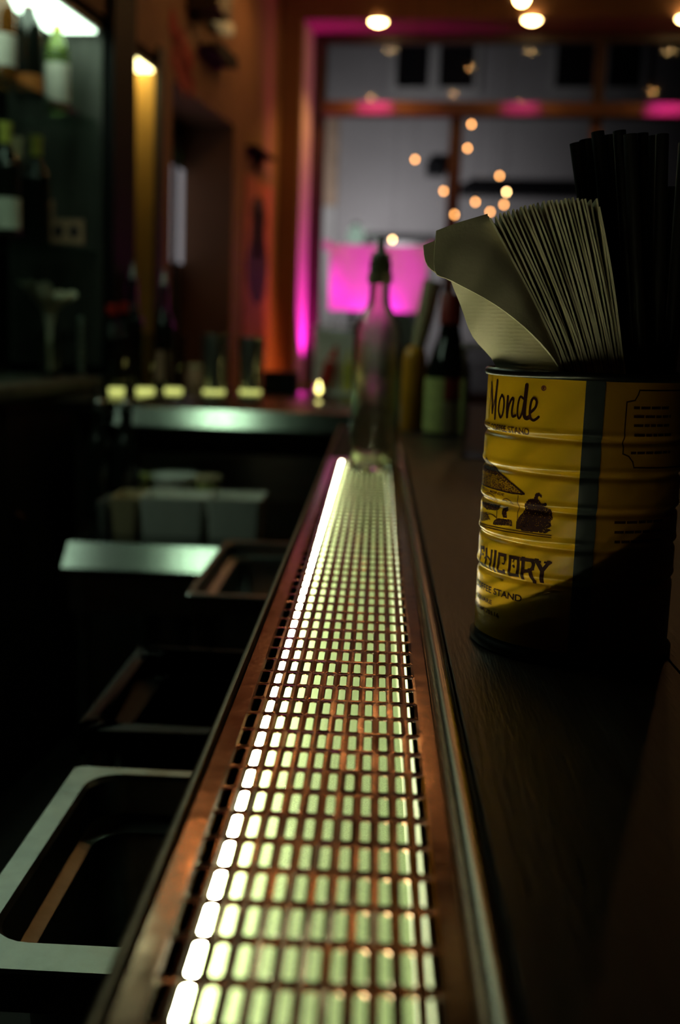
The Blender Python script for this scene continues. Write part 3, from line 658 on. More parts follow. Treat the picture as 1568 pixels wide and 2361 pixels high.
# ---- straws
ST = [(1328,330,1398,.770),(1350,322,1415,.780),(1378,304,1433,.768),(1404,312,1452,.782),(1428,302,1468,.765),(1453,310,1488,.745),(1480,308,1505,.768),(1507,314,1520,.780),(1527,310,1531,.764),(1549,432,1546,.782),(1580,330,1562,.768),(1600,348,1568,.785)]
SL = ['leftmost and shortest black straw, touching the napkin fan', 'second black straw from the napkin fan', 'third black straw from the napkins, open end showing at its top', 'fourth black straw from the napkins, set behind its neighbours', 'tallest black straw in the middle of the bunch', 'black straw in front of the bunch with a faint sheen along it', 'black straw just right of the sheened front one', 'third black straw from the right among the tall ones, set back', 'black straw at the right corner of the tall group', 'low black straw right of the tall group', 'black straw near the right picture edge', 'black straw farthest to the right, partly out of view']
for (tx, ty, bx, Y), lab in zip(ST, SL):
    p1 = at(tx, ty, Y+.004); p0 = at(bx, 850, Y); d = (p0-p1); zf = BAR+.012
    pb = p1+d*((zf-p1.z)/d.z)
    dd = Vector((pb.x-CX, pb.y-CY)); 
    if dd.length > .056: dd *= .056/dd.length; pb = Vector((CX+dd.x, CY+dd.y, pb.z))
    ax = (p1-pb).normalized(); e1 = ax.cross(Vector((0, 1, 0))).normalized(); e2 = ax.cross(e1)
    def rg_(p, r): return [p+(e1*math.cos(q*math.pi/8)+e2*math.sin(q*math.pi/8))*r for q in range(16)]
    o = MB().loops([rg_(pb, .0039), rg_(pb, .0043)]+[rg_(pb.lerp(p1, q/4), .0043) for q in range(1, 5)]+[rg_(p1, .0039), rg_(pb, .0039)]).build('drinking_straw', 'straw', None, 50)
    tag(o, lab, 'straw', 'black straws in the coffee can')

# ================================================================== BOTTLE AT THE TRAY'S END
def bottle(name, label, cat, loc, prof, m, group=None, seg=40, wall=.0025, hollow=True):
    t_ = thing(name, label, cat, loc, group=group)
    p = list(prof)
    if hollow:
        inner = [(max(r-wall, .0006), z_) for r, z_ in prof if z_ > .012][::-1]
        p = [(0.0006, .002)]+p+inner+[(inner[-1][0]*.96, .010), (inner[-1][0]*.85, .009), (.0006, .014)]
    else:
        p = [(0.0006, .001)]+p+[(.0006, prof[-1][1])]
    MB().lathe(p, seg=seg, cap=False).build('glass', m, t_, 50)
    return t_
def wine_prof(r, h, sh, rn):
    return [(r*.9, 0), (r, .004), (r, .012), (r, .018), (r, sh-.015), (r, sh-.004), (r*.995, sh), (r*.97, sh+.012), (r*.83, sh+.028), (r*.6, sh+.043), (rn*1.12, sh+.060), (rn, sh+.075), (rn*.99, sh+.082), (rn*.935, h-.030), (rn*.93, h-.022), (rn*.93, h-.018), (rn*1.12, h-.016), (rn*1.12, h-.002), (rn*1.0, h)]
bt = bottle('bottle', 'clear glass bottle with a pour spout standing on the end of the drip tray', 'bottle', (-0.002, 1.735, HT+.0004), [(.033, 0), (.0368, .004), (.0370, .012), (.0370, .018), (.0370, .185), (.0370, .196), (.0369, .202), (.0362, .212), (.0318, .226), (.0235, .240), (.0175, .250), (.0152, .262), (.0150, .268), (.0146, .292), (.0145, .298), (.0145, .300), (.0165, .302), (.0165, .314), (.0155, .318)], 'bottleglass')
MB().lathe([(.0128, .290), (.0128, .318), (.0150, .320), (.0150, .326), (.008, .330), (.0055, .338), (.0050, .352), (.0030, .352), (.0030, .330)], seg=20, cap=False).build('pour_spout', 'whiteplastic', bt, 40)
MB().lathe([(.0182, .284), (.0186, .286), (.0186, .298), (.0182, .300)], seg=32, cap=False).build('neck_ring', 'cream', bt, 40)

# ---- sauces behind the can
p = atz(1026, 1003, BAR)
sb = bottle('sauce_bottle', 'dark sauce bottle with a red cap and a lime and red label', 'bottle', (p.x, p.y, BAR), [(.043, 0), (.046, .004), (.046, .125), (.044, .14), (.036, .165), (.026, .195), (.021, .215), (.020, .23)], 'darkglass', hollow=False)
MB().lathe([(.0205, .226), (.0235, .228), (.0235, .284), (.021, .288), (.001, .288)], seg=28, cap=False).build('cap', 'darkred', sb, 40)
def arc_label(r, z0, z1, a0, a1, n=14):
    mb = MB(); mb.v = [Vector((r*math.sin(R(a0+(a1-a0)*i/n)), -r*math.cos(R(a0+(a1-a0)*i/n)), z_)) for i in range(n+1) for z_ in (z0, z1)]
    mb.f = [[2*i, 2*i+2, 2*i+3, 2*i+1] for i in range(n)]; return mb
arc_label(.0464, .008, .118, -100, -12).build('label', 'lime_label', sb, 60)
arc_label(.0464, .075, .118, -12, 60).build('label', 'darkred', sb, 60)
arc_label(.0464, .008, .073, -12, 60).build('label', 'beige', sb, 60)
p = atz(951, 998, BAR)
ob = bottle('sauce_bottle', 'slim orange sauce bottle just right of the clear bottle', 'bottle', (p.x, p.y+.06, BAR), [(.024, 0), (.026, .004), (.026, .15), (.022, .17), (.012, .18)], 'orange_liquid', hollow=False)
MB().tube([(0.004, 0, .165), (.010, 0, .20), (.020, 0, .25), (.030, 0, .315)], [.013, .016, .019, .020], 18).build('wooden_stick', 'beige', ob, 50)
p = atz(918, 990, BAR)
nd = thing('napkin_dispenser', 'dark grey round-topped dispenser behind the clear bottle', 'dispenser', (p.x, p.y+.25, BAR))
prn = [(-.045, 0), (.045, 0), (.045, .14), (.036, .21), (.018, .245), (-.02, .25), (-.045, .2)]
prof_ext(MB(), prn, -.05, .05).build('housing', 'greymetal', nd, 40)
MB().box(-.03, .03, -.053, -.0501, .04, .18).build('faceplate', 'darkgrey', nd)
p = at(1063, 1052, 1.9)
ab = thing('plastic_box', 'clear plastic box on the bar half hidden behind the coffee can', 'box', (p.x+.06, 1.95, BAR))
bx = MB()
for q in ((-.06, -.058, -.05, .05), (.058, .06, -.05, .05), (-.058, .058, -.05, -.048), (-.058, .058, .048, .05)): bx.box(*q, .002, .19)
bx.box(-.06, .06, -.05, .05, 0, .002)
bx.build('walls', 'acrylic', ab)
MB().box(-.062, .062, -.052, -.0495, .186, .192).box(-.062, .062, .0495, .052, .186, .192).box(-.062, -.0595, -.0495, .0495, .186, .192).box(.0595, .062, -.0495, .0495, .186, .192).build('rim', 'greymetal', ab)

# ================================================================== UNDERBAR: sinks, bin, garnish station
ZK = 1.266-0.40
def basin(name, label, cat, x0, x1, y0, y1, in1, in2, m, depth=.20, step=.024, rc=.03, jit=0.0):
    o = thing(name, label, cat, ((x0+x1)/2, (y0+y1)/2, ZK-.03))
    l, n_, f_ = in1; l2, n2, f2 = in2
    def J(r_): return [(a+rnd.uniform(-jit, jit), b+rnd.uniform(-jit, jit), c+rnd.uniform(-jit, jit)) for a, b, c in r_] if jit else r_
    L = [rrect(x0, x1, y0, y1, .008, ZK-.028), rrect(x0, x1, y0, y1, .008, ZK-.002), rrect(x0+.002, x1-.002, y0+.002, y1-.002, .008, ZK),
         rrect(x0+l, x1-.02, y0+n_, y1-f_, rc, ZK), rrect(x0+l+.003, x1-.023, y0+n_+.003, y1-f_-.003, rc, ZK-.004)]
    rel(MB().loops([J(q) for q in L]), o, 'rim', m, 35)
    L2 = [rrect(x0+l+.0031, x1-.0231, y0+n_+.0031, y1-f_-.0031, rc, ZK-.004), rrect(x0+l+.006, x1-.026, y0+n_+.0032, y1-f_-.006, rc, ZK-step),
          rrect(x0+l2, x1-.04, y0+n2, y1-f2, rc, ZK-step-.004), rrect(x0+l2+.003, x1-.043, y0+n2+.002, y1-f2-.003, rc, ZK-step-.010),
          rrect(x0+l2+.012, x1-.052, y0+n2+.012, y1-f2-.012, rc, ZK-depth), rrect(x0+l2+.03, x1-.07, y0+n2+.03, y1-f2-.03, rc*.6, ZK-depth-.008)]
    rel(MB().loops([J(q) for q in L2], capend=True), o, 'bowl', m, 35)
    for cx in (x0+.02, x1-.02):
        for cy in (y0+.02, y1-.02):
            rel(MB().tube([(cx, cy, 0), (cx, cy, ZK-.028)], .012, 10), o, 'leg', 'steel')
    return o
basin('sink', 'worn steel sink nearest the camera below the drip tray', 'sink', -.262, .09, .640, .972, (.020, .033, .016), (.036, .036, .052), 'steel_worn', step=.034)
basin('sink', 'small dark steel sink below the bar near the garnish bins', 'sink', -.277, .09, 1.65, 2.10, (.010, .012, .012), (.030, .026, .030), 'steel')
basin('ice_bin', 'black lined bin between the two sinks', 'bin', -.285, .09, 1.07, 1.36, (.010, .012, .012), (.03, .03, .03), 'rubber', jit=.005)
# garnish station
ZG = 1.266-.475
gs = thing('prep_station', 'stainless prep counter under the end of the bar', 'counter', (-.42, 2.72, 0))
rel(MB().bbox(-.66, -.085, 2.40, 3.10, ZG-.03, ZG, .003), gs, 'worktop', 'shelfsteel')
rel(MB().loops([[(x_, y_, z_) for y_, z_ in ((2.399, ZG-.001), (2.345, ZG-.047), (2.345, ZG-.062), (2.348, ZG-.062), (2.350, ZG-.050), (2.399, ZG-.007))] for x_ in (-.085, -.66)], cap=True), gs, 'front_fall', 'shelfsteel')
rel(MB().box(-.66, -.085, 2.405, 2.42, ZG-.16, ZG-.031), gs, 'apron', 'steel')
rel(MB().box(-.78, -.02, 3.10, 3.115, ZG-.03, 1.266-.35), gs, 'backsplash', 'steel')
for cx in (-.64, -.11):
    for cy in (2.45, 3.07): rel(MB().tube([(cx, cy, 0), (cx, cy, ZG-.031)], .016, 10), gs, 'leg', 'steel')
def bin_(label, px0, px1, py0, py1, Y, dy, m, lid=None):
    a = at(px0, py1, Y); b = at(px1, py0, Y); h = max(b.z-ZG, .04); w = b.x-a.x
    t_ = thing('garnish_bin', label, 'bin', ((a.x+b.x)/2, Y+dy/2, ZG+.0005), group='garnish bins')
    x0, x1 = -w/2, w/2
    MB().loops([rrect(x0+.006, x1-.006, -dy/2+.006, dy/2-.006, .008, 0), rrect(x0, x1, -dy/2, dy/2, .01, h), rrect(x0+.003, x1-.003, -dy/2+.003, dy/2-.003, .008, h), rrect(x0+.010, x1-.010, -dy/2+.01, dy/2-.01, .008, .006)], capstart=True, capend=True).build('tub', m, t_, 40)
    if lid: MB().bbox(x0-.002, x1+.002, -dy/2-.002, dy/2+.002, h+.0005, h+.008, .002).build('lid', lid, t_)
    return t_
bin_('grey garnish bin at the left end with an orange edge', 222, 250, 1160, 1228, 2.5, .14, 'greymetal')
bin_('narrow orange-brown garnish bin left of the white ones', 252, 316, 1150, 1230, 2.5, .14, 'beige')
bin_('wide white garnish bin in the middle of the row', 320, 470, 1152, 1233, 2.5, .14, 'whiteplastic')
bin_('white garnish bin nearest the drip tray', 474, 602, 1155, 1236, 2.5, .14, 'whiteplastic')
def tub(label, px, py0, py1, Y, r, m, lidm):
    a = at(px, py1, Y); b = at(px, py0, Y); h = b.z-ZG
    t_ = thing('lidded_tub', label, 'tub', (a.x, Y, ZG+.0005), group='round tubs behind the garnish bins')
    MB().lathe([(.001, 0), (r*.86, 0), (r*.9, .004), (r, h-.012), (r*.97, h-.012)], seg=28, cap=False).build('cup', m, t_, 40)
    MB().lathe([(r*1.01, h-.016), (r*1.05, h-.014), (r*1.05, h-.003), (r*1.0, h), (r*.88, h), (r*.86, h-.003), (.001, h-.003)], seg=28, cap=False).build('lid', lidm, t_, 40)
tub('small tub with yellow lid behind the garnish bins', 318, 1094, 1140, 2.78, .034, 'lime_label', 'lime_label')
tub('wide round white-lidded tub behind the garnish bins', 402, 1092, 1145, 2.80, .058, 'whiteplastic', 'whiteplastic')
tub('yellowish tub on the right behind the garnish bins', 480, 1096, 1145, 2.80, .034, 'lime_label', 'beige')
for px, lab in ((228, 'dark liquor bottle farthest left at the prep counter'), (290, 'dark liquor bottle standing left of the garnish tubs')):
    q = at(px, 1140, 2.72)
    b_ = bottle('liquor_bottle', lab, 'bottle', (q.x, 2.72, ZG+.0005), wine_prof(.035, .27, .16, .014), 'darkglass', 'speed bottles at the prep counter', 24, hollow=False)
    MB().lathe([(.012, .265), (.012, .285), (.006, .29), (.0045, .32), (.001, .32)], seg=14, cap=False).build('pour_spout', 'steel', b_, 40)

# ---- end counter with shakers
YL0, YL1 = 2.80, 3.80
ec = thing('end_counter', 'dark steel topped counter closing the bar aisle, glasses on it', 'counter', (-.46, 3.3, 0))
nose = [(YL1, BAR-.03), (YL1, BAR), (YL0+.034, BAR), (YL0+.031, BAR-.001), (YL0+.002, BAR-.0434), (YL0, BAR-.046), (YL0, BAR-.052), (YL0+.01, BAR-.052), (YL0+.03, BAR-.03)]
rel(MB().loops([[(x_, y_, z_) for y_, z_ in nose] for x_ in (.035, -.655)], cap=True), ec, 'top', 'shelfsteel', 20)
rel(MB().box(-.845, -.6551, YL0+.13, YL1, BAR-.03, BAR), ec, 'side_top', 'shelfsteel')
rel(MB().box(-.84, .03, 3.13, YL1-.02, 0, BAR-.023), ec, 'cabinet', 'darkwood')
def px_on(px, py, z=BAR): return atz(px, py, z)
tl = ['leftmost glass tumbler on the end counter', 'second glass tumbler from the left on the end counter', 'third glass tumbler from the left on the end counter', 'wide steel shaker left of the rightmost one', 'rightmost wide steel shaker next to the black box']
for i, (px, r0, r1) in enumerate(((272, .027, .036), (335, .027, .036), (400, .027, .036), (493, .031, .042), (577, .031, .043))):
    q = px_on(px, 908); h = .175+.004*(i % 2)
    t_ = thing('glass_tumbler' if i < 3 else 'shaker_tin', tl[i], 'glass' if i < 3 else 'shaker', (q.x, q.y, BAR+.0003), group='glasses and shakers on the end counter')
    if i < 3:
        MB().lathe([(.001, .022), (r0, .022), (r0*1.01, .03), (r1*.995, h-.008), (r1, h), (r1-.0025, h), (r1*.995-.0025, h-.008), (r0*1.01-.002, .036), (r0-.002, .030), (.001, .028)], seg=36, cap=False).build('glass', 'tumbler', t_, 50)
        MB().lathe([(.001, .0003), (r0*.92, .0003), (r0, .005), (r0*1.0, .0165), (.001, .0165)], seg=36, cap=False).build('glow_base', 'glowbase', t_, 40)  # tumbler bottom with the glow put into its material
    else:
        MB().lathe([(.001, .0), (r0*.95, 0), (r0, .004), (r0*1.03, .02), (r0*1.05, .028), (r1*.99, h-.01), (r1, h), (r1+.0012, h+.001), (r1-.0012, h), (r1*.99-.0012, h-.01), (r0-.001, .028), (r0-.001, .02), (.001, .016)], seg=40, cap=False).build('cup', 'steel', t_, 50)
        MB().lathe([(r0*1.0, .0005), (r0*1.10, .004), (r0*1.10, .011), (r0*1.06, .013)], seg=36, cap=False).build('glow_band', 'glowbase', t_, 40)  # added glowing ring for the shaker's bright bottom
# liquor bottles behind the tumblers
for px, ytop, m, lab, cap in ((305, 606, 'darkglass', 'dark liquor bottle with steel spout behind the tumblers', 'steel'), (376, 622, 'darkglass', 'tall clear-labelled liquor bottle with spout behind the third tumbler', 'steel'), (258, 702, 'darkglass', 'short red-capped bottle behind the leftmost tumbler', 'red'), (284, 697, 'darkglass', 'red-capped bottle behind the second tumbler', 'red')):
    q = px_on(px, 893); Y = q.y+(.02 if cap == 'steel' else (-.10 if px < 270 else -.02)); x = q.x*Y/q.y; top = at(px, ytop, Y).z-BAR
    hb = top-.05 if cap == 'steel' else top-.012
    b_ = bottle('liquor_bottle', lab, 'bottle', (x, Y, BAR+.0003), wine_prof(.034, hb, hb*.58, .014), m, 'bottles behind the tumblers', 24, hollow=False)
    if cap == 'steel':
        MB().lathe([(.012, hb-.005), (.013, hb+.012), (.008, hb+.02), (.006, hb+.05), (.001, hb+.05)], seg=14, cap=False).build('pour_spout', 'steel', b_, 40)
    else:
        MB().lathe([(.0165, hb-.02), (.0175, hb-.018), (.0175, hb+.01), (.001, hb+.012)], seg=18, cap=False).build('cap', 'red', b_, 40)
    if '376' == str(px): arc_label(.0344, .02, .12, -60, 60).build('label', 'tan', b_, 60)
# small jar between tumblers, black box, candle, caddy
q = px_on(447, 900); j = thing('jar', 'small pinkish jar between the tumblers and the shakers', 'jar', (q.x, q.y+.05, BAR+.0003))
MB().lathe([(.001, 0), (.026, 0), (.03, .006), (.031, .05), (.024, .062), (.024, .072), (.001, .073)], seg=24, cap=False).build('body', 'tan', j, 40)
MB().lathe([(.0245, .068), (.027, .069), (.027, .082), (.001, .083)], seg=24, cap=False).build('lid', 'beige', j, 40)
q = px_on(648, 885); bb = thing('cash_box', 'low black box on the end counter right of the shakers', 'box', (q.x*3.72/q.y, 3.72, BAR+.0003))
w_ = 38/2600*3.72
MB().bbox(-w_, w_, -.06, .06, 0, .058, .004).build('base', 'black', bb); MB().bbox(-w_-.001, w_+.001, -.061, .061, .0585, .066, .003).build('lid', 'black', bb)
q = px_on(735, 905)*1.0; q = Vector((q.x*3.4/q.y, 3.4, 0)); cd = thing('votive_candle', 'lit votive candle in a small glass at the end counter', 'candle', (q.x, q.y, BAR+.0003))
MB().lathe([(.001, 0), (.022, 0), (.026, .004), (.028, .05), (.026, .05), (.024, .008), (.001, .007)], seg=28, cap=False).build('glass_cup', 'glass', cd, 50)
MB().lathe([(.001, .0075), (.0235, .0085), (.0235, .018), (.001, .018)], seg=24, cap=False).build('wax', 'cream', cd, 40)
MB().lathe([(.0006, .0185), (.006, .024), (.0085, .031), (.006, .040), (.0006, .052)], seg=14, cap=False).build('flame', 'flame', cd, 50)
q = px_on(775, 880); kd = thing('condiment_caddy', 'open caddy behind the candle lit magenta from the window', 'caddy', (q.x*3.70/q.y, 3.72, BAR+.0003))
q = Vector((q.x*3.70/q.y, 3.87, 0))
cm = MB()
for x0 in (-.07, .07): cm.tube([(x0, -.05, 0), (x0, -.05, .22)], .003, 8).tube([(x0, .05, 0), (x0, .05, .22)], .003, 8)
for z_ in (.01, .11, .22): cm.tube([(-.07, -.05, z_), (.07, -.05, z_), (.07, .05, z_), (-.07, .05, z_), (-.07, -.05, z_)], .003, 8)
cm.box(-.07, .07, -.05, .05, 0, .006); cm.build('wire_frame', 'whiteplastic', kd, 40)
prof_ext(MB(), [(-.066, .008), (.066, .008), (.066, .20), (-.066, .21)], .03, .045).build('card', 'whiteplastic', kd)
rb = thing('squeeze_bottle', 'leaning red squeeze bottle in the caddy by the window', 'bottle', (q.x-.03, q.y-.16, BAR+.008))
MB().tube([(-.012, 0, 0), (0, 0, .05), (.012, 0, .10), (.022, 0, .125), (.027, 0, .15)], [.02, .021, .02, .01, .004], 16).build('body', 'red', rb, 50)
yb_ = thing('squeeze_bottle', 'yellow squeeze bottle beside the leaning red one', 'bottle', (q.x+.04, q.y-.16, BAR+.008))
MB().lathe([(.001, 0), (.019, 0), (.02, .004), (.02, .09), (.012, .105), (.005, .115), (.003, .14), (.001, .14)], seg=18, cap=False).build('body', 'yellow_foil', yb_, 50)

# ================================================================== BACK BAR
bc = rthing('back_bar_cabinet', 'dark wooden back bar cabinet along the left wall', 'cabinet', 0, -3.4, 0)
def rl(mb): return mb
MB().bbox(-.314, .02, -1.8, (B_post0+3.4)-.021, ZC-.035, ZC, .004).build('counter_top', 'niche_grey', bc)
MB().box(-.314, -.02, -1.8, (B_post0+3.4)-.03, 0, ZC-.036).build('carcass', 'darkwood', bc)
for k in range(4):
    y0 = -1.75+k*.66; y1 = y0+.62
    d_ = MB().bbox(-.0195, -.002, y0, min(y1, B_post0+3.4-.04), .08, ZC-.06, .004).build('door', 'darkwood', bc)
    MB().tube([(-.0015, y0+.05, .62), (.02, y0+.05, .63), (.02, y0+.05, .75), (-.0015, y0+.05, .76)], .006, 8).build('handle', 'dark_copper', d_, 40)
# glass shelves
def bcoord(px, a):    # back-bar b coordinate of a pixel column on plane a
    return hita(px, 400, a)[0]
ZS1 = hita(133, 264, -.1)[1]; ZS2 = hita(68, 562, -.1)[1]
for z_, lab in ((ZS1, 'upper glass shelf of the back bar carrying wine bottles'), (ZS2, 'lower glass shelf of the back bar carrying dark bottles')):
    s_ = rbuild(MB().box(-.314, -.02, B_bay+.03, B_post0-.021, z_-.010, z_), 'glass_shelf', 'shelfglass'); tag(s_, lab, 'shelf')
def bbottle(label, px, z_, a, r, h, m, label_m=None, foil=None, lab_z=(.07, .15), hollow=False, group='wine bottles on the back bar'):
    b = bcoord(px, a); t_ = rthing('wine_bottle', label, 'bottle', a, b, z_+.0005, group, turn=R(15))
    pf = wine_prof(r, h, h*.60, .0145)
    pr_ = [(0.0006, .002)]+pf+([(max(q-.0025, .0006), zz) for q, zz in pf if zz > .012][::-1]+[(r*.85, .010), (r*.8, .009), (.0006, .014)] if hollow else [(.0006, h)])
    MB().lathe(pr_, seg=28, cap=False).build('glass', m, t_, 50)
    if label_m: arc_label(r+.0005, *lab_z, -95, 95).build('label', label_m, t_, 60)
    if foil: MB().lathe([(.0152, h-.095), (.0158, h-.094), (.0158, h-.018), (.0178, h-.017), (.0178, h+.001), (.001, h+.002)], seg=20, cap=False).build('foil', foil, t_, 40)
    return t_
bbottle('amber bottle with a cream label at the left picture edge, upper shelf', 8, ZS1, -.10, .036, .30, 'amber', 'white_label', None, (.05, .13))
bbottle('dark wine bottle with red and gold neck and orange label, upper shelf', 69, ZS1, -.10, .037, .30, 'darkglass', 'orange_label', 'red', (.02, .065))
bbottle('green glass wine bottle with yellow neck foil and cream label, upper shelf', 133, ZS1, -.10, .035, .275, 'greenglass', 'white_label', 'yellow_foil', (.03, .14))
bbottle('dark bottle with cream neck foil, lower shelf', 40, ZS2, -.17, .036, .30, 'darkglass', None, 'cream')
bbottle('dark bottle with yellow neck foil, lower shelf', 84, ZS2, -.10, .037, .30, 'darkglass', None, 'yellow_foil')
bbottle('dark bottle with white label and olive neck foil at the left edge, lower shelf', 14, ZS2, -.07, .036, .29, 'darkglass', 'white_label', 'yellow_foil', (.02, .1))
bbottle('slim bottle with bright green neck foil behind the dark ones, lower shelf', 125, ZS2, -.20, .030, .32, 'darkglass', None, 'green')
# hanging tan card on lower shelf
b_, z_ = hita(152, 532, -.05)
cdd = rthing('price_card', 'tan card with two dark ovals leaning on the lower shelf', 'card', -.05, b_, z_-.035, turn=R(8))
MB().box(-.052, .052, -.002, .002, -.002, .068).build('card', 'tan', cdd)
for x_ in (-.022, .024):
    MB().loops([[(x_+.015*math.cos(t*.5236), -.0025, .033+.019*math.sin(t*.5236)) for t in range(12)], [(x_+.015*math.cos(t*.5236), -.0021, .033+.019*math.sin(t*.5236)) for t in range(12)]], cap=True).build('oval', 'poster_dark', cdd)
MB().box(-.052, -.035, -.0021, .0018, .068, .12).build('tab', 'tan', cdd)
# wine glasses: stems on lower shelf
for px, lab in ((178, 'empty stemmed glass on the lower shelf nearest the post'),):
    b = bcoord(px, -.16); t_ = rthing('wine_glass', lab, 'glass', -.16, b, ZS2+.0005)
    MB().lathe([(.001, 0), (.033, .001), (.03, .004), (.005, .008), (.004, .08), (.012, .09), (.033, .115), (.038, .15), (.032, .19), (.0305, .19), (.036, .15), (.031, .117), (.001, .096)], seg=28, cap=False).build('bowl_and_stem', 'glass', t_, 50)
# counter: napkin bouquet in a glass, cyan bottle, beads standing in for highlights on a textured glass
ZCC = ZC+.0005
b = bcoord(112, -.08); gl = rthing('glass_tumbler', 'glass on the back bar stuffed with crumpled white paper', 'glass', -.08, b, ZCC)
MB().lathe([(.001, 0), (.028, 0), (.03, .004), (.035, .13), (.033, .13), (.028, .012), (.001, .010)], seg=28, cap=False).build('glass', 'glass', gl, 50)
pap = rthing('paper_bundle', 'crumpled white paper bundle sticking out of the back bar glass', 'paper', -.08, b, ZCC+.02)
zt_, zb_ = hita(112, 655, -.08)[1]-ZCC-.02, hita(112, 716, -.08)[1]-ZCC-.02
for k in range(13):
    an = k*2.4; rr_ = .05+.035*rnd.random(); ux, uy = math.cos(an), math.sin(an)
    gr = []
    for i in range(8):
        f_ = i/7; row = []
        for j_ in range(5):
            w_ = (j_/4-.5)*(.012+.075*max(0, f_-.25))
            out = .004+rr_*max(0, f_-.3)**1.1*1.45; zz = (zb_)*min(1, f_/.4)+(zt_-zb_)*max(0, f_-.4)/.6*(.55+.45*((k*7) % 5)/4)
            row.append((ux*out-uy*w_, uy*out+ux*w_, zz+(.010*math.sin(j_*2.1+k)+rnd.uniform(-.005, .005))*max(0, f_-.4)))
        gr.append(row)
    MB().sheet(gr, .0012).build('paper_leaf', 'paper', pap, 60)
b = bcoord(130, -.2); z0 = ZCC
cb = rthing('cyan_bottle', 'bright cyan topped bottle behind the paper bundle on the back bar', 'bottle', -.2, b, z0)
hh = hita(130, 606, -.2)[1]-z0
MB().lathe([(.001, 0), (.03, 0), (.032, .004), (.032, hh*.55), (.022, hh*.68), (.018, hh*.72), (.001, hh*.72)], seg=24, cap=False).build('body', 'darkglass', cb, 50)
MB().lathe([(.0185, hh*.70), (.0215, hh*.72), (.0215, hh*.95), (.012, hh), (.001, hh)], seg=24, cap=False).build('cap', 'blue', cb, 50)
b = bcoord(186, -.06); bd = rthing('glint_stack', 'upright stack of beads shaped like glints on a glass, back bar', 'rod', -.06, b, ZCC)
prb = [(.001, 0), (.02, 0), (.02, .004)]
for k in range(8):
    z0 = .008+k*.021
    prb += [(.004, z0), (.010, z0+.004), (.0125, z0+.0105), (.010, z0+.017)]
prb += [(.004, .178), (.001, .180)]
MB().lathe(prb, seg=24, cap=False).build('beads', 'steel', bd, 50)
# lit panels in the ceilings of bay and niche
a0 = -.155; gp = rthing('light_panel', 'glowing greenish white light panel over the back bar bottles', 'light', 0, B_post0-.05, Z_n-.03)
MB().box(a0-.01, -.005, -2.2, 0.0, .012, .029).build('housing', 'greymetal', gp)
MB().box(a0, -.015, -2.18, -.01, .004, .0115).build('diffuser', 'grpanel', gp)
yp = rthing('light_panel', 'warm yellow light panel at the top of the narrow niche', 'light', 0, (B_post1+B_n2)/2, Z_n-.03)
hb2 = (B_n2-B_post1)/2-.014
MB().box(-.088, -.002, -hb2, hb2, .012, .029).build('housing', 'greymetal', yp)
MB().box(-.085, -.005, -hb2+.003, hb2-.003, .004, .0115).build('diffuser', 'yepanel', yp)

# ================================================================== WALL THINGS
b0, z1 = hita(566, 432); b1, z0 = hita(614, 700)
po = rthing('wall_poster', 'tall poster with a dark rounded figure on the left wall', 'poster', .002, (b0+b1)/2, z0)
wd = abs(b1-b0)/2+.03; hp = z1-z0
MB().box(0, .006, -wd, wd, -.22, hp+.06).build('sheet', 'poster', po)
def oval_p(cy, cz, ry, rz, n=20): return [(cy+ry*math.cos(2*math.pi*t/n), cz+rz*math.sin(2*math.pi*t/n)) for t in range(n)]
for nm, P in (('printed_body', oval_p(0, hp*.32, wd*.78, hp*.34)), ('printed_head', oval_p(0, hp*.80, wd*.55, hp*.18)), ('printed_middle', [(-wd*.5, hp*.4), (wd*.5, hp*.4), (wd*.5, hp*.85), (-wd*.5, hp*.85)])):
    MB().loops([[(.0062, y, z) for y, z in P], [(.0075, y, z) for y, z in P]], cap=True).build(nm, 'poster_dark', po)
# speaker with a cream lamp above, on the wall
b0, z1 = hita(460, 96); b1, z0 = hita(511, 150)
spk = rthing('wall_speaker', 'small dark speaker box high on the left wall', 'speaker', 0, (b0+b1)/2, z0)
MB().bbox(.002, .07, -abs(b1-b0)/2, abs(b1-b0)/2, 0, z1-z0-.02, .006).build('cabinet', 'darkgrey', spk)
MB().bbox(.0705, .074, -abs(b1-b0)/2+.02, abs(b1-b0)/2-.02, .02, z1-z0-.04, .001).build('grille', 'black', spk)
b0, z1 = hita(452, 52); b1, z0 = hita(512, 84)
wlm = rthing('wall_light', 'slim cream wall light above the dark speaker', 'light', 0, (b0+b1)/2, z0)
MB().bbox(.002, .05, -abs(b1-b0)/2, abs(b1-b0)/2, 0, .05, .008).build('shade', mat('lit_cream_shade', (.6, .5, .3), .6, emit=(1, .72, .3), estr=.16), wlm)
MB().box(.002, .02, -.05, .05, -.02, -.0005).build('bracket', 'darkgrey', wlm)
b0, z1 = hita(566, 345); b1, z0 = hita(608, 388)
sh = rthing('wall_bracket', 'small dark bracket shelf above the wall poster', 'bracket', 0, (b0+b1)/2, (z0+z1)/2)
MB().bbox(.002, .06, -.2, .2, .02, .035, .003).build('board', 'black', sh)
MB().loops([[(.002, y, -.06), (.002, y, .0195), (.05, y, .0195)] for y in (-.01, .01)], cap=True).build('support', 'black', sh)
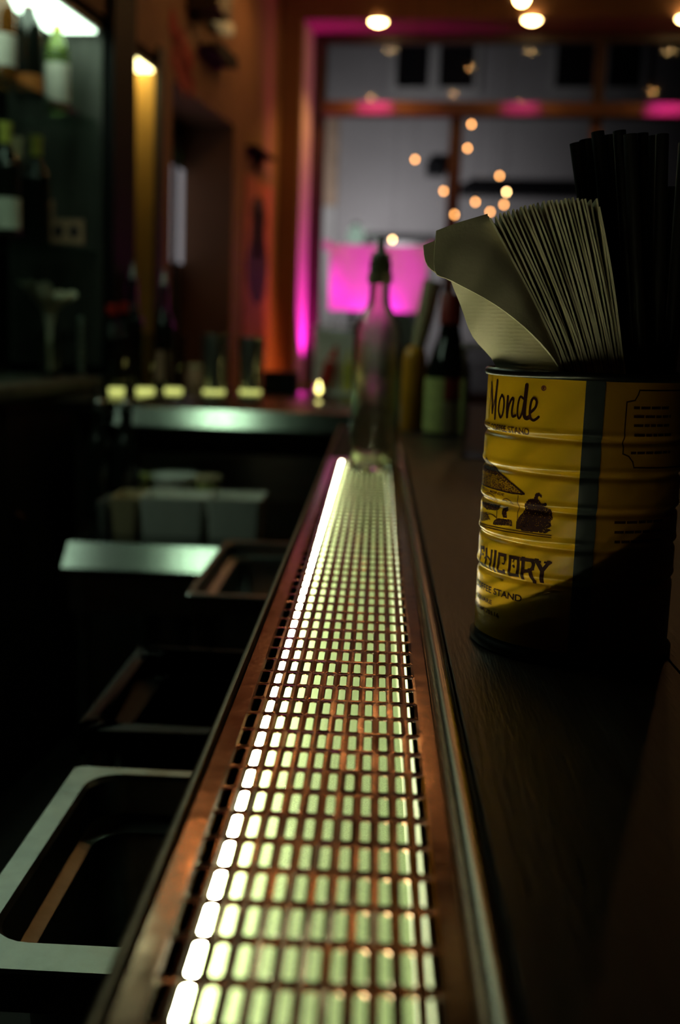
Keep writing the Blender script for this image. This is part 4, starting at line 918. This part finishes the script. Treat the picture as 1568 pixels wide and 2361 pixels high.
# red painted marks
rm = rthing('wall_lettering', 'blurred red painted marks high on the left wall', 'sign', 0, hita(420, 130)[0], hita(420, 130)[1])
bc0, zc0 = hita(420, 130)
for x0, y0, x1, y1 in ((388, 62, 412, 84), (396, 90, 418, 128), (414, 108, 438, 132), (392, 140, 424, 160), (418, 150, 442, 188)):
    ba, za = hita(x0, y0); bb2, zb = hita(x1, y1)
    MB().loops([[(x_, ba-bc0, za-zc0), (x_, bb2-bc0, za-zc0-.10), (x_, bb2-bc0+.03, zb-zc0), (x_, ba-bc0+.03, zb-zc0+.08)] for x_ in (.001, .004)], cap=True).build('painted_mark', 'redpaint', rm)
hb_, hz_ = hita(447, 15)
hk = rthing('hanging_banner', 'short dark banner hanging from the ceiling at the left wall', 'banner', .1, hb_, HC)
MB().box(-.10, .02, -.09, .09, hz_-HC-.03, -.02).build('cloth', 'darkwood', hk); MB().tube([(-.04, -.1, -.015), (-.04, .1, -.015)], .012, 8).build('rod', 'black', hk, 40)

# magenta-lit poster in the window, paper tag
a0, z1 = hitb(762, 563, RD-.06); a1, z0 = hitb(980, 722, RD-.06)
wp = rthing('window_poster', 'large pale paper sheet in the window glowing magenta', 'poster', (a0+a1)/2, RD-.06, z0)
wv = []
for i in range(9):
    row = []
    for j_ in range(13):
        row.append(((j_/12-.5)*(a1-a0), .006*math.sin(j_*1.1+i*.7)-.004*i/8, (z1-z0)*i/8))
    wv.append(row)
MB().sheet(wv, .001).build('sheet', 'paper', wp, 60)
for x_ in (-.28, .28): MB().box(x_-.02, x_+.02, -.006, .004, z1-z0-.03, z1-z0+.02).build('tape', 'white_label', wp)
# ================================================================== LAMPS
TB = RD-.055
def downlight(label, px, py, e, col, mg):
    p_ = atz(px, py, ZS-.012)
    t_ = thing('downlight', label, 'light', (p_.x, p_.y, ZS-.012), -PHI, 'downlights over the window')
    MB().lathe([(.045, .004), (.06, .002), (.062, .010), (.045, .0115)], seg=28, cap=False).build('trim_ring', 'steel', t_, 40)
    MB().lathe([(.001, -.012), (.02, -.010), (.038, 0), (.042, .008), (.001, .009)], seg=24, cap=False).build('bulb', 'warm', t_, 50)
    light('downlight_beam', 'SPOT', (0, 0, -.03), e, col, t_, spot_size=R(110), spot_blend=.6, shadow_soft_size=.03)
    if mg: light('magenta_beam', 'SPOT', (-.03, 0, -.03), mg, (1.0, .02, .80), t_, target=(-.03, TB-(Vector((p_.x, p_.y, 0))-CORN).dot(RV), (zt0+zt1)/2-ZS+.012), spot_size=R(34), spot_blend=.9, shadow_soft_size=.02)
downlight('downlight over the left window pane', 872, 53, 20, (1, .52, .13), 60)
downlight('downlight over the middle of the window', 1226, 49, 5, (1, .52, .13), 30)
downlight('downlight at the right edge over the window', 1582, 46, 5, (1, .52, .13), 60)
# magenta LED uplights standing on the sill
def uplight(label, a, b, e, tgt, size):
    ul = rthing('led_uplight', label, 'light', a, b, ZSILL+.031, 'magenta uplights on the sill')
    MB().lathe([(.001, 0), (.04, 0), (.042, .05), (.036, .052), (.034, .040), (.001, .040)], seg=24, cap=False).build('housing', 'black', ul, 40)
    MB().lathe([(.001, .0405), (.033, .0405), (.033, .043), (.001, .043)], seg=24, cap=False).build('lens', 'magenta', ul, 40)
    light('uplight_beam', 'SPOT', (0, 0, .06), e, (1.0, .025, .80), ul, target=Vector(tgt)+Vector((0, 0, .06)), spot_size=R(size), spot_blend=.9, shadow_soft_size=.02)
uplight('magenta LED uplight on the window sill against the jamb', JA+.15, .19, 80, (-.15, 0, .62), 52)
uplight('magenta LED uplight on the sill below the paper sheet', hitb(885, 245, RD-.05)[0], -.03, 38, (0, .27, .60), 58)
# orange uplight in the corner by the left wall
ou = rthing('led_uplight', 'orange LED uplight on the floor in the window corner', 'light', .17, -.075, 0.001)
MB().lathe([(.001, 0), (.06, 0), (.062, .10), (.055, .102), (.05, .08), (.001, .08)], seg=24, cap=False).build('housing', 'black', ou, 40)
MB().lathe([(.001, .0805), (.049, .0805), (.049, .085), (.001, .085)], seg=24, cap=False).build('lens', mat('orange_lamp', (1, .3, .05), .5, emit=(1, .22, .03), estr=6), ou, 40)
light('uplight_beam', 'SPOT', (0, 0, .11), 300, (1.0, .22, .05), ou, target=(-.16, .0, 2.0), spot_size=R(26), spot_blend=1.0, shadow_soft_size=.03)
# ceiling spots over bar and room
def ceiling_spot(label, x, y, z_, e=0, tgt=None, col=(1, .62, .28)):
    t_ = thing('ceiling_spot', label, 'light', (x, y, z_), group='warm ceiling spots over the bar')
    MB().lathe([(.001, .10), (.035, .10), (.045, .085), (.05, -.005), (.047, -.005), (.043, .06), (.001, .065)], seg=24, cap=False).build('shade', 'black', t_, 40)
    MB().lathe([(.001, -.028), (.015, -.024), (.026, -.010), (.028, .004), (.02, .02), (.012, .05), (.001, .052)], seg=20, cap=False).build('bulb', 'spot', t_, 50)
    MB().tube([(0, 0, .10), (0, 0, HC-z_)], .008, 8).build('stem', 'black', t_, 40)
    if e: light('spot_beam', 'SPOT', (0, 0, -.04), e, col, t_, target=Vector(tgt)-Vector((x, y, z_)), spot_size=R(85), spot_blend=.8, shadow_soft_size=.04)
pz = at(1203, 2, 5.1)
ceiling_spot('ceiling spot just cut by the top picture edge', pz.x, pz.y, pz.z+.01, 2.5, room(0, -1.2, 1.7))
ceiling_spot('ceiling spot over the bar beyond the bottle', -.02, 4.36, 2.90, 3, room(0, -2.2, 2.2))
ceiling_spot('ceiling spot over the aisle by the left wall', -.60, 3.96, 2.90)
pz = at(700, -28, 5.15)
ceiling_spot('ceiling spot near the left wall toward the window', pz.x, pz.y, pz.z+.01)
ceiling_spot('ceiling spot over the far end of the bar', .22, 5.1, 2.90)
ceiling_spot('ceiling spot over the room right of the bar', 1.30, 4.30, 2.90, 5, (1.2, 4.2, 0))
# fluorescent work light over the aisle's end
wk = thing('work_light', 'greenish fluorescent work light hanging over the bar aisle', 'light', (-.55, 2.30, 2.10), R(90))
prof_ext(MB(), [(-.07, 0), (-.05, .07), (.05, .07), (.07, 0), (.066, 0), (.047, .065), (-.047, .065), (-.066, 0)], -.09, .09).build('hood', 'greymetal', wk, 30)
for y_ in (-.092, .09): MB().box(-.07, .07, y_, y_+.002, 0, .07).build('end_plate', 'greymetal', wk)
MB().tube([(0, -.07, .036), (0, .07, .036)], .022, 14).build('tube', 'tube', wk, 50)
for y_ in (-.06, .06): MB().tube([(0, y_, .07), (0, y_, HC-2.10)], .003, 6).build('chain', 'black', wk)
# small pendant bulbs by the window
FL = [(1087, 287, 0), (1078, 342, 0), (957, 368, 0), (1023, 441, 0), (1152, 406, 0), (1168, 443, 1), (1096, 466, 0), (1162, 472, 0), (1130, 489, 0), (905, 553, 1), (1048, 495, 0)]
FN = ['highest small bulb right of the window mullion', 'second small bulb below the highest one by the mullion', 'lone small bulb left of the mullion, in the left pane', 'small bulb just left of the mullion, above the napkins', 'small bulb above the brightest one in the middle pane', 'brightest small bulb in the middle pane', 'small bulb right of the mullion just above the napkin fan', 'small bulb half hidden by the napkin fan under the brightest one', 'small bulb peeping over the napkin fan', 'low bright bulb above the magenta paper sheet', 'small bulb hidden behind the napkin corner by the mullion']
for (px, py, br), lab in zip(FL, FN):
    p_ = at(px, py, 5.35)
    t_ = thing('pendant_bulb', lab, 'bulb', p_, group='small pendant bulbs by the window')
    MB().lathe([(.0006, -.007), (.004, -.006), (.0065, 0), (.005, .005), (.003, .008), (.0006, .009)], seg=14, cap=False).build('bulb', 'fairyw' if br else 'fairy', t_, 50)
    MB().lathe([(.003, .008), (.0035, .009), (.0035, .02), (.0006, .021)], seg=10, cap=False).build('socket', 'black', t_, 40)
    MB().tube([(0, 0, .02), (0, 0, HC-p_.z)], .0008, 5).build('cord', 'black', t_)

# sampling only: dim or tiny emitters are found by the paths themselves
S.cycles.use_light_tree = True
for k in ('fairy', 'fairyw', 'magenta', 'flame', 'greywin', 'glowbase', 'panel'):
    M[k].cycles.emission_sampling = 'NONE'
